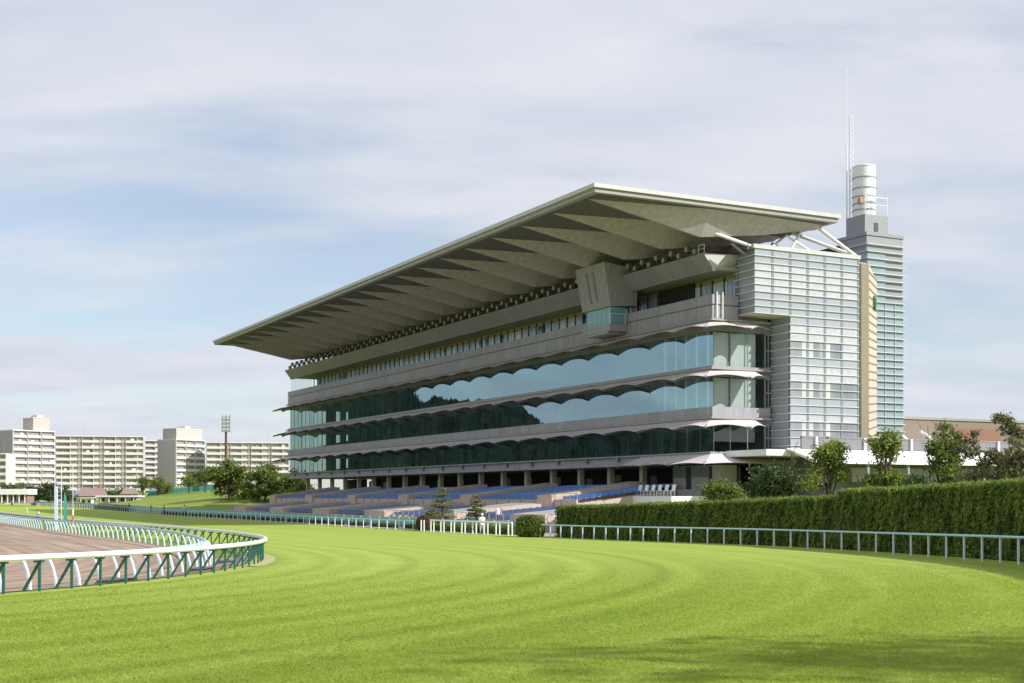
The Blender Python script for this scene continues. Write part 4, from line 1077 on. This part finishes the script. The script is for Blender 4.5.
# trees off to the right of the lens whose shade falls across the near turf
for k, (x, y, h, w, lab) in enumerate([(25, 8.5, 17.2, 8.5,'tall shade tree beside the camera out of view'), (33, 7, 22, 9,'taller shade tree farther right out of view'), (17.5, 3.0, 10.5, 8,'lower shade tree nearest the camera out of view'), (23,-1.0,13.0,9,'broad shade tree behind the camera out of view'), (35, 3.5, 27.5, 8,'very tall shade tree farthest right of the camera')]):
    z = float(zg(x, y)); blobs = [((math.cos(q*1.3)*w*.28, math.sin(q*1.3)*w*.28, h*(.6+.07*q)), (w*.3, w*.3, h*.13)) for q in range(5)]
    tree('shade_tree', (x, y, z), lab, 'tree', blobs, 560, .24, 'leaf_mid', .3, 50, .6, 130+k, 'shade trees right of the camera')

# ------------------------------------------------------------------ apartments
lr = random.Random(17)
def apartment(name, label, pl, Yl, pr, Yr, top, floors, bays, depth, stair_w=.16, base=.5, grey_end=True, head=None):
    A = Vector(((pl-512)/F*Yl, Yl, base)); B_ = Vector(((pr-512)/F*Yr, Yr, base)); d = B_-A; W = d.length
    root = empty(name, A, math.atan2(d.y, d.x), label=label, cat='apartment block'); H = top+EYE-base
    MB().box(0, W, .9, depth, 0, H).build('wall', M['apt_grey'], root)
    MB().box(-.2, W+.2, -.3, depth+.2, H+.002, H+.5).build('roof_parapet', M['apt_bal'], root)
    for xa, xb in ((-.25, -.003), (W+.003, W+.25)): MB().box(xa, xb, -.2, depth, 0, H).build('end_wall', M['apt_grey'] if grey_end else M['apt_bal'], root)
    fh = H/floors; bw = W/bays; sw = bw*stair_w
    for i in range(bays):
        x0, x1 = i*bw+(sw if i else .1), (i+1)*bw-.05
        if i: MB().box(i*bw+.05, i*bw+sw-.05, .3, .9, 0, H).build('stairwell', M['apt_stair'], root)
        n = max(2, int((x1-x0)/2.6))
        for k in range(floors):
            z = k*fh
            b = MB().box(x0, x1, -.35, -.2, z+.05, z+1.15).box(x0, x1, -.2, .9, z-.12, z+.048)
            for j in range(0, n+1, 2): xx = x0+(x1-x0)*j/n; b.box(max(x0,xx-.1), min(x1,xx+.1), -.2, .89, z+.05, z+fh-.13)
            b.build('balcony', M['apt_bal'], root)
            w = MB()
            for j in range(n):
                a = x0+(x1-x0)*j/n; w.box(a+.2, a+(x1-x0)/n-.25, .8, .898, z+.2, z+fh-.5)
            w.build('window', M['apt_win'], root)
            if lr.random() < .45:
                xx = lr.uniform(x0+.6, x1-2.2); MB().box(xx, xx+lr.uniform(.8, 2.0), -.12, -.06, z+1.2, z+1.2+lr.uniform(.6, .95)).build('laundry', lr.choice((M['cloth_white'], M['cloth_white'], M['cloth_pink'], M['cloth_blue'])), root)
            if i and k: MB().box(i*bw+.1, i*bw+sw-.1, .1, .295, z+.1, z+1.1).build('stair_parapet', M['apt_wall'], root)
    if head:
        f0, f1, hh = head
        MB().box(W*f0, W*f1, .8, depth*.8, H+.5, H+hh).build('stair_head', M['apt_wall'], root)
        MB().box(W*f0-.2, W*f1+.2, .6, depth*.8+.2, H+hh+.002, H+hh+.3).box(W*(f0+f1)/2-1.5, W*(f0+f1)/2+1.5, 2, depth*.6, H+hh+.302, H+hh+1.6).build('head_cap', M['apt_bal'], root)
    an = MB(); an.tube((W*.3,depth*.5,H+.5),(W*.3,depth*.5,H+7),.05,4).tube((W*.75,depth*.5,H+.5),(W*.75,depth*.5,H+6),.05,4); an.build('aerial', M['panel_grey'], root)
    return root
apartment('apartment_block', 'cream apartment block with grey end wall and roof room at the left edge', 13, 590, 54.5, 605, 29.8, 11, 3, 13, .05, head=(.5, .9, 6.2))
apartment('apartment_block', 'widest apartment slab with four balcony bays left of the grey end wall', 55.5, 606, 143, 614, 27.9, 11, 4, 11, .2)
apartment('apartment_block', 'shaded narrow apartment block set back beside the widest slab', 143, 690, 161, 693, 29.3, 11, 1, 11)
apartment('apartment_block', 'apartment block with broad grey end wall and stepped roof room', 176, 640, 204.5, 656, 27.7, 10, 3, 13, .05, head=(.05, .95, 5.6))
apartment('apartment_block', 'apartment slab behind the floodlight pole and the big trees', 206.5, 640, 288.5, 648, 26.3, 10, 4, 11, .16)
apartment('apartment_block', 'small bright white block low at the left edge', -20, 560, 6, 560, 18.0, 7, 2, 10, .05, grey_end=False)

# ------------------------------------------------------------------ small far things
x, y, z = atpx(226, 420); fl = empty('floodlight_tower', (x, y, z), label='dark red floodlight pole with a lamp cluster above the big trees', cat='floodlight'); h = EYE+(HOR-432)*420/F-z
MB().path([(0,0,0),(0,0,h)], [.55,.38], 10).build('pole', M['red_steel'], fl)
fr = MB()
for k in range(5): fr.box(-1.35,1.35,-.2,.2,h+1.2*k,h+1.2*k+.15)
fr.box(-1.3,-1.15,-.15,.15,h,h+5.6).box(1.15,1.3,-.15,.15,h,h+5.6).box(-.1,.1,-.15,.15,h,h+5.6).build('lamp_frame', M['lamp'], fl)
lp = MB().lathe([(.15,.0),(.32,.25),(.42,.55)], 10).build('lamp', M['lamp_glass'], fl)
i = 0
for k in range(4):
    for q in range(4):
        c = lp if i == 0 else dup(lp, fl); c.location = (-1.0+.66*q, -.2, h+.45+1.2*k); c.rotation_euler = (R(100),0,0); i += 1

# steel mast with net, thin pole and furlong post by the inside rail
def at_track(px, r, far=True):
    s = min(np.arange(0, 300, .2), key=lambda s: abs(512+F*trk(s, r)[0]/trk(s, r)[1]-px)); return trk3(float(s), r)
p = at_track(56, 53.6); q = empty('steel_mast', p, label='pale blue steel mast with ladder standing by the inside rail', cat='mast')
sc = p[1]/F; hm = (528-484)*sc
MB().box(-.14,.14,-.14,.14,0,hm).build('pole', M['post_blue'], q)
MB().tube((-.12,0,hm),(-.12,0,hm+3.2),.035,5).tube((.55,0,0),(.55,0,hm+2.4),.045,5).build('thin_pole', M['post_blue'], q)
ld = MB()
for k in range(int(hm/.45)): ld.beam((.2,0,.4+.45*k),(.55,0,.4+.45*k),.04,.04)
ld.build('ladder', M['post_blue'], q)
MB().hexa([(.75,0,.3),(1.15,.1,.3),(1.15,.16,.3),(.75,.06,.3),(.85,0,hm*.85),(1.0,.1,hm*.75),(1.0,.16,hm*.75),(.85,.06,hm*.85)]).build('net', M['net_green'], q)
p = at_track(73, 53.6); sc = p[1]/F; q = empty('furlong_post', p, label='red and white banded distance post right of the steel mast', cat='post')
for k in range(4): MB().tube((0,0,k*.55),(0,0,k*.55+.548),.085,8).build('band', M['red_paint'] if k % 2 == 0 else M['post_white'], q)
MB().tube((0,0,2.2),(0,0,6.4),.03,5).build('thin_pole', M['post_white'], q)
# pavilion, low sheds, container, houses
def shed(name, label, px0, px1, Y, yroof, ybase, cat, wallmat, roofmat, dep=6, posts=0, roof_t=.5):
    x0, x1 = (px0-512)/F*Y, (px1-512)/F*Y; zr = EYE+(HOR-yroof)*Y/F; zb = float(zf(Y)) if ybase is None else EYE+(HOR-ybase)*Y/F
    r = empty(name, (x0, Y, zb), label=label, cat=cat); W = x1-x0; H = zr-zb
    MB().box(.4, W-.4, .5, dep, 0, H-roof_t).build('wall', wallmat, r)
    MB().box(-.3, W+.3, -.8, dep+.4, H-roof_t+.002, H).build('roof', roofmat, r)
    m = MB(); n = max(2, int(W/2.6))
    for k in range(n): m.box(W*(k+.25)/n, W*(k+.7)/n, .40, .498, H*.2, H*.62)
    m.build('window', M['dark'], r)
    for k in range(posts): MB().box(W*(k+.5)/posts-.12, W*(k+.5)/posts+.12, -.4, -.15, 0, H-roof_t).build('post', M['post_white'], r)
    return r
shed('pavilion', 'white-roofed open pavilion at the left edge behind the far turf', -12, 28, 375, 489, 503, 'pavilion', M['roof_red'], M['white'], posts=7, roof_t=1.6)
shed('low_shed', 'low cream shed with flat white roof on the lawn', 97, 138, 395, 495.5, 502.5, 'shed', M['apt_wall'], M['white'], posts=5, roof_t=.45)
shed('container', 'white box container left of the low cream shed', 80, 92, 385, 497.5, 504, 'container', M['white'], M['white'], dep=3, roof_t=.2)
def house(label, px0, px1, Y, yeave, yridge, wallmat, roofmat):
    x0, x1 = (px0-512)/F*Y, (px1-512)/F*Y; zb = float(zf(Y)); W = x1-x0; ze = EYE+(HOR-yeave)*Y/F-zb; zr = EYE+(HOR-yridge)*Y/F-zb
    r = empty('house', (x0, Y, zb), label=label, cat='house', group='low houses beyond the course')
    MB().box(0, W, 0, 8, 0, ze).build('wall', wallmat, r)
    MB().prism_x([(-.6, ze+.003), (8.6, ze+.003), (4, zr)], -.5, W+.5).build('roof', roofmat, r)
    m = MB(); n = max(2, int(W/3))
    for k in range(n): m.box(W*(k+.3)/n, W*(k+.65)/n, -.08, -.003, ze*.45, ze*.75)
    m.build('window', M['dark'], r)
house('house with a large red brown roof left of the low shed', 80, 99, 450, 496, 488, M['apt_wall'], M['roof_red'])
house('small house with red roof right above the low shed', 122, 131, 455, 494, 488.5, M['apt_wall'], M['roof_red'])
house('grey-roofed house below the broad grey end wall', 150, 172, 500, 492, 487, M['apt_grey'], M['roof_grey'])
house('small grey-roofed house right of the other grey-roofed one', 176, 190, 505, 491.5, 487, M['apt_bal'], M['roof_grey'])
house('pale house with slate roof behind the pavilion trees', 60, 79, 455, 496, 490, M['apt_bal'], M['roof_grey'])
# green net fence at the top of the lawn bank
x0 = atpx(148, 425); x1 = atpx(215, 425); n_ = empty('net_fence', x0, label='green net fence along the top of the lawn bank', cat='fence')
for k in range(8):
    X = (x1[0]-x0[0])*k/8; w = (x1[0]-x0[0])/8; zz = float(zg(x0[0]+X, 425))-x0[2]
    MB().box(X+.06, X+w-.02, -.04, .04, zz-.2, zz+1.6).build('panel', M['net_green'], n_); MB().tube((X,0,zz-.2),(X,0,zz+2.2),.08,5).build('post', M['post_green'], n_)

# ------------------------------------------------------------------ hills across the course (seen in the glass)
def hills():
    vs = []; fs = []; az = np.arange(37.5, 96, .1); g = np.random.default_rng(4)
    prof = np.interp(az, [37.5, 42, 50.3, 50.8, 53, 55.3, 56.6, 58, 64, 75, 96], [3.5, 5.2, 5.5, 4.35, 4.3, 4.15, 3.05, 2.95, 3.0, 3.1, 2.0])
    jag = np.convolve(g.normal(size=len(az)), np.ones(5)/5, 'same')*.16+np.convolve(g.normal(size=len(az)), np.ones(40)/40, 'same')*.25
    top = prof+jag
    rows = 7
    for i, a in enumerate(az):
        dx, dy = -math.sin(R(a)), math.cos(R(a))
        for j in range(rows):
            d = 640+ j*26; t = j/(rows-1)
            z = -1+(math.tan(R(max(.3, top[i])))*(640+156)+EYE)*math.sin(t*math.pi/2)+(g.normal()*1.3 if 0 < j < rows-1 else 0)
            vs.append((159.5+dx*d, 83+dy*d, z))
        vs.append((159.5+dx*980, 83+dy*980, -1))
    n = rows+1
    fs = [(i*n+j, i*n+j+1, (i+1)*n+j+1, (i+1)*n+j) for i in range(len(az)-1) for j in range(n-1)]
    me = bpy.data.meshes.new('hills'); me.from_pydata(vs, [], fs); me.materials.append(M['hill']); o = link('hills', me); o['kind'] = 'structure'
hills()

# ------------------------------------------------------------------ people
def skinned(name, verts, edges, radii, mat, parent, root_i=0, sub=1):
    me = bpy.data.meshes.new(name); me.from_pydata(verts, edges, []); o = bpy.data.objects.new(name, me); COL.objects.link(o)
    md = o.modifiers.new('s', 'SKIN'); sk = me.skin_vertices[0].data
    for i, r in enumerate(radii): sk[i].radius = (r, r); sk[i].use_root = (i == root_i)
    sb = o.modifiers.new('ss', 'SUBSURF'); sb.levels = sub; sb.render_levels = sub
    dg = bpy.context.evaluated_depsgraph_get(); nm = bpy.data.meshes.new_from_object(o.evaluated_get(dg))
    bpy.data.objects.remove(o); nm.name = name; nm.materials.clear(); nm.materials.append(mat)
    nm.polygons.foreach_set('use_smooth', [True]*len(nm.polygons))
    return link(name, nm, parent)
def person(loc, rz, label, top, bottom, group=None, hat=None, scale=1.0, stride=.0):
    r = empty('person', loc, rz, label=label, cat='person', group=group); r.scale = (scale,)*3
    v = [(0,0,.95),(0,.01,1.15),(0,0,1.38),(0,0,1.50),(0,-.02,1.60),(0,-.01,1.70)]; rd = [.14,.125,.13,.055,.09,.07]; e = [(0,1),(1,2),(2,3),(3,4),(4,5)]
    def chain(par, pts, rs):
        for p, q in zip(pts, rs): v.append(p); rd.append(q); e.append((par, len(v)-1)); par = len(v)-1
        return par
    for s in (-1, 1):
        h = chain(2, [(s*.19,0,1.38),(s*.24,.02,1.10),(s*.25,-.06,.86),(s*.25,-.09,.78)], [.06,.047,.033,.034])
        for k in range(4): chain(h, [(s*.25+(k-1.5)*.001, -.115+.022*k, .71),(s*.245, -.12+.022*k, .665-.01*(k==1))], [.0095,.008])
        chain(h, [(s*.225,-.13,.755),(s*.215,-.14,.72)], [.011,.009])
        chain(0, [(s*.09,0,.88),(s*.10,-.02-stride*s,.50),(s*.10,.01-stride*1.6*s,.10),(s*.10,-.12-stride*1.6*s,.045)], [.09,.06,.042,.038])
    chain(4, [(0,-.105,1.60)], [.018])
    skinned('body', v, e, rd, M['skin'], r)
    # clothes
    v2 = [(0,0,.93),(0,.01,1.15),(0,0,1.37),(0,0,1.44)]; r2 = [.165,.145,.15,.08]; e2 = [(0,1),(1,2),(2,3)]
    for s in (-1, 1):
        n = len(v2); v2 += [(s*.19,0,1.39),(s*.245,.02,1.10)]; r2 += [.078,.062]; e2 += [(2,n),(n,n+1)]
    skinned('shirt', v2, e2, r2, M[top], r)
    v3 = [(0,0,.95)]; r3 = [.15]; e3 = []
    for s in (-1, 1):
        n = len(v3); v3 += [(s*.09,0,.86),(s*.10,-.02-stride*s,.50),(s*.10,.01-stride*1.6*s,.09)]; r3 += [.105,.078,.062]; e3 += [(0,n),(n,n+1),(n+1,n+2)]
    skinned('trousers', v3, e3, r3, M[bottom], r)
    hm = MB().lathe([(.085,1.60),(.10,1.66),(.09,1.74),(.04,1.785)], 12, (0,.012)); hm.build('hat' if hat else 'hair', M[hat] if hat else M['hair'], r, True)
    return r
def ppl(px, y, Y, *a, **k):
    X = (px-512)/F*Y; return person((X, Y, float(zg(X, Y))+.03), *a, **k)
p = trk3(s_at(482, ROUT+.7), ROUT+.7); person(p, R(200), 'person all in white with a white hat standing behind the white gate', 'cloth_white', 'cloth_white', hat='cloth_white', scale=1.12, stride=.08)
p = trk3(s_at(184, ROUT+.5), ROUT+.6); person(p, R(40), 'dark-haired person in a white shirt by the rail below the trees', 'cloth_white', 'cloth_dark', scale=1.15)
p = at_track(27, 57.5); person(p, R(120), 'person in pale clothes on the turf at the far left behind the rail', 'cloth_white', 'cloth_white', hat='cloth_white')
p = at_track(38, 57.5); person(p, R(150), 'dark-haired person in white shirt on the turf left of the steel mast', 'cloth_white', 'cloth_dark')
for px, t, b, lab in [(96,'cloth_pink','cloth_dark','person in a pink top by the far rail left of the shed'), (101,'cloth_dark','cloth_dark','person in dark clothes by the far rail beside the pink top'), (129,'cloth_dark','cloth_blue','person in a dark top and blue trousers at the far rail'), (151,'cloth_pink','cloth_blue','person in a pink top and blue trousers at the far rail'), (164,'cloth_blue','cloth_dark','person in a blue top at the far rail below the lawn')]:
    person(trk3(s_at(px, ROUT+1.9), ROUT+1.9), R(60), lab, t, b, group='people along the far rail')
# camera on a post by the terraces
p = trk3(s_at(498, ROUT+4.5), ROUT+4.5); q = empty('camera_post', p, label='dark post with a white and red camera housing behind the gate', cat='camera post')
MB().tube((0,0,0),(0,0,1.75),.09,8).build('pole', M['steel_dark'], q)
MB().lathe([(.10,1.75),(.20,1.82),(.23,2.15),(.17,2.35),(.06,2.4)], 14).build('housing', M['white'], q, True)
MB().box(.26,.44,-.1,.1,1.75,2.45).box(.18,.26,-.05,.05,1.95,2.1).build('sign', M['terracotta'], q)

# ------------------------------------------------------------------ sky, sun, camera
SUN_EL = R(34); SUN_DIR = Vector((.91, -.41, 0)).normalized()
sun = bpy.data.lights.new('sun', 'SUN'); sun.energy = 3.6; sun.angle = R(.53); sun.color = (1.0, .98, .95)
so = bpy.data.objects.new('sun', sun); COL.objects.link(so)
to = Vector((SUN_DIR.x*math.cos(SUN_EL), SUN_DIR.y*math.cos(SUN_EL), math.sin(SUN_EL)))
so.rotation_euler = (-to).to_track_quat('-Z', 'Y').to_euler(); so.location = (60, -30, 60)
w = bpy.data.worlds.new('World'); scn.world = w; w.use_nodes = True; nt = w.node_tree
bg = nt.nodes['Background']; bg.inputs[1].default_value = .10
sky = N(nt, 'ShaderNodeTexSky', sky_type='NISHITA'); sky.sun_disc = False; sky.sun_elevation = SUN_EL
sky.sun_rotation = math.atan2(SUN_DIR.x, SUN_DIR.y); sky.air_density = 1.0; sky.dust_density = .6; sky.ozone_density = 1.5
tc = N(nt, 'ShaderNodeTexCoord'); sp = N(nt, 'ShaderNodeSeparateXYZ'); nt.links.new(tc.outputs['Generated'], sp.inputs[0])
def mth(op, a, b=None, c=None):
    n = N(nt, 'ShaderNodeMath', operation=op)
    for i, v in enumerate((a, b, c)):
        if v is None: continue
        if isinstance(v, (int, float)): n.inputs[i].default_value = v
        else: nt.links.new(v, n.inputs[i])
    return n.outputs[0]
zc = mth('MAXIMUM', sp.outputs[2], 0.0); den = mth('ADD', zc, .22)
cx = mth('DIVIDE', sp.outputs[0], den); cy = mth('DIVIDE', sp.outputs[1], den)
cb = N(nt, 'ShaderNodeCombineXYZ'); nt.links.new(cx, cb.inputs[0]); nt.links.new(cy, cb.inputs[1])
mp = N(nt, 'ShaderNodeMapping'); mp.inputs['Scale'].default_value = (1.05, 2.3, 1); mp.inputs['Location'].default_value = (3.1, 1.7, 0); mp.inputs['Rotation'].default_value = (0,0,R(12))
nt.links.new(cb.outputs[0], mp.inputs[0])
n1 = N(nt, 'ShaderNodeTexNoise'); n1.inputs['Scale'].default_value = 1.0; n1.inputs['Detail'].default_value = 9; n1.inputs['Roughness'].default_value = .55; n1.inputs['Distortion'].default_value = .25
nt.links.new(mp.outputs[0], n1.inputs['Vector'])
# how much cloud at which height above the horizon
bias = ramp(nt, [(0,(.40,)*3),(.05,(.52,)*3),(.09,(.60,)*3),(.13,(.38,)*3),(.19,(.42,)*3),(.235,(.70,)*3),(.30,(.72,)*3),(.36,(.76,)*3),(1,(.6,)*3)])
nt.links.new(zc, bias.inputs[0])
amt = mth('ADD', mth('MULTIPLY', mth('SUBTRACT', n1.outputs['Fac'], .5), 2.4), bias.outputs[0])
fac = ramp(nt, [(.10,(.38,)*3),(.78,(1,1,1))]); fac.color_ramp.interpolation = 'EASE'; nt.links.new(amt, fac.inputs[0])
n2 = N(nt, 'ShaderNodeTexNoise'); n2.inputs['Scale'].default_value = 2.2; n2.inputs['Detail'].default_value = 5; nt.links.new(mp.outputs[0], n2.inputs['Vector'])
cc = ramp(nt, [(.3,(4.4,4.75,5.5)),(.7,(5.35,5.5,5.95))]); nt.links.new(n2.outputs['Fac'], cc.inputs[0])
mx = N(nt, 'ShaderNodeMix', data_type='RGBA'); nt.links.new(fac.outputs[0], mx.inputs[0]); nt.links.new(sky.outputs[0], mx.inputs[6]); nt.links.new(cc.outputs[0], mx.inputs[7])
nt.links.new(mx.outputs[2], bg.inputs[0])

cam = bpy.data.cameras.new('camera'); co = bpy.data.objects.new('camera', cam); COL.objects.link(co); scn.camera = co
co.location = (0, 0, EYE); co.rotation_euler = (R(90), 0, 0)
cam.sensor_width = 36; cam.lens = 36*F/1024; cam.shift_y = (HOR-341.5)/1024; cam.clip_start = .2; cam.clip_end = 6000
scn.view_settings.view_transform = 'Standard'; scn.view_settings.look = 'None'; scn.view_settings.exposure = 0.55; scn.view_settings.gamma = 1
scn.cycles.max_bounces = 8; scn.cycles.transparent_max_bounces = 12; scn.cycles.use_denoising = True
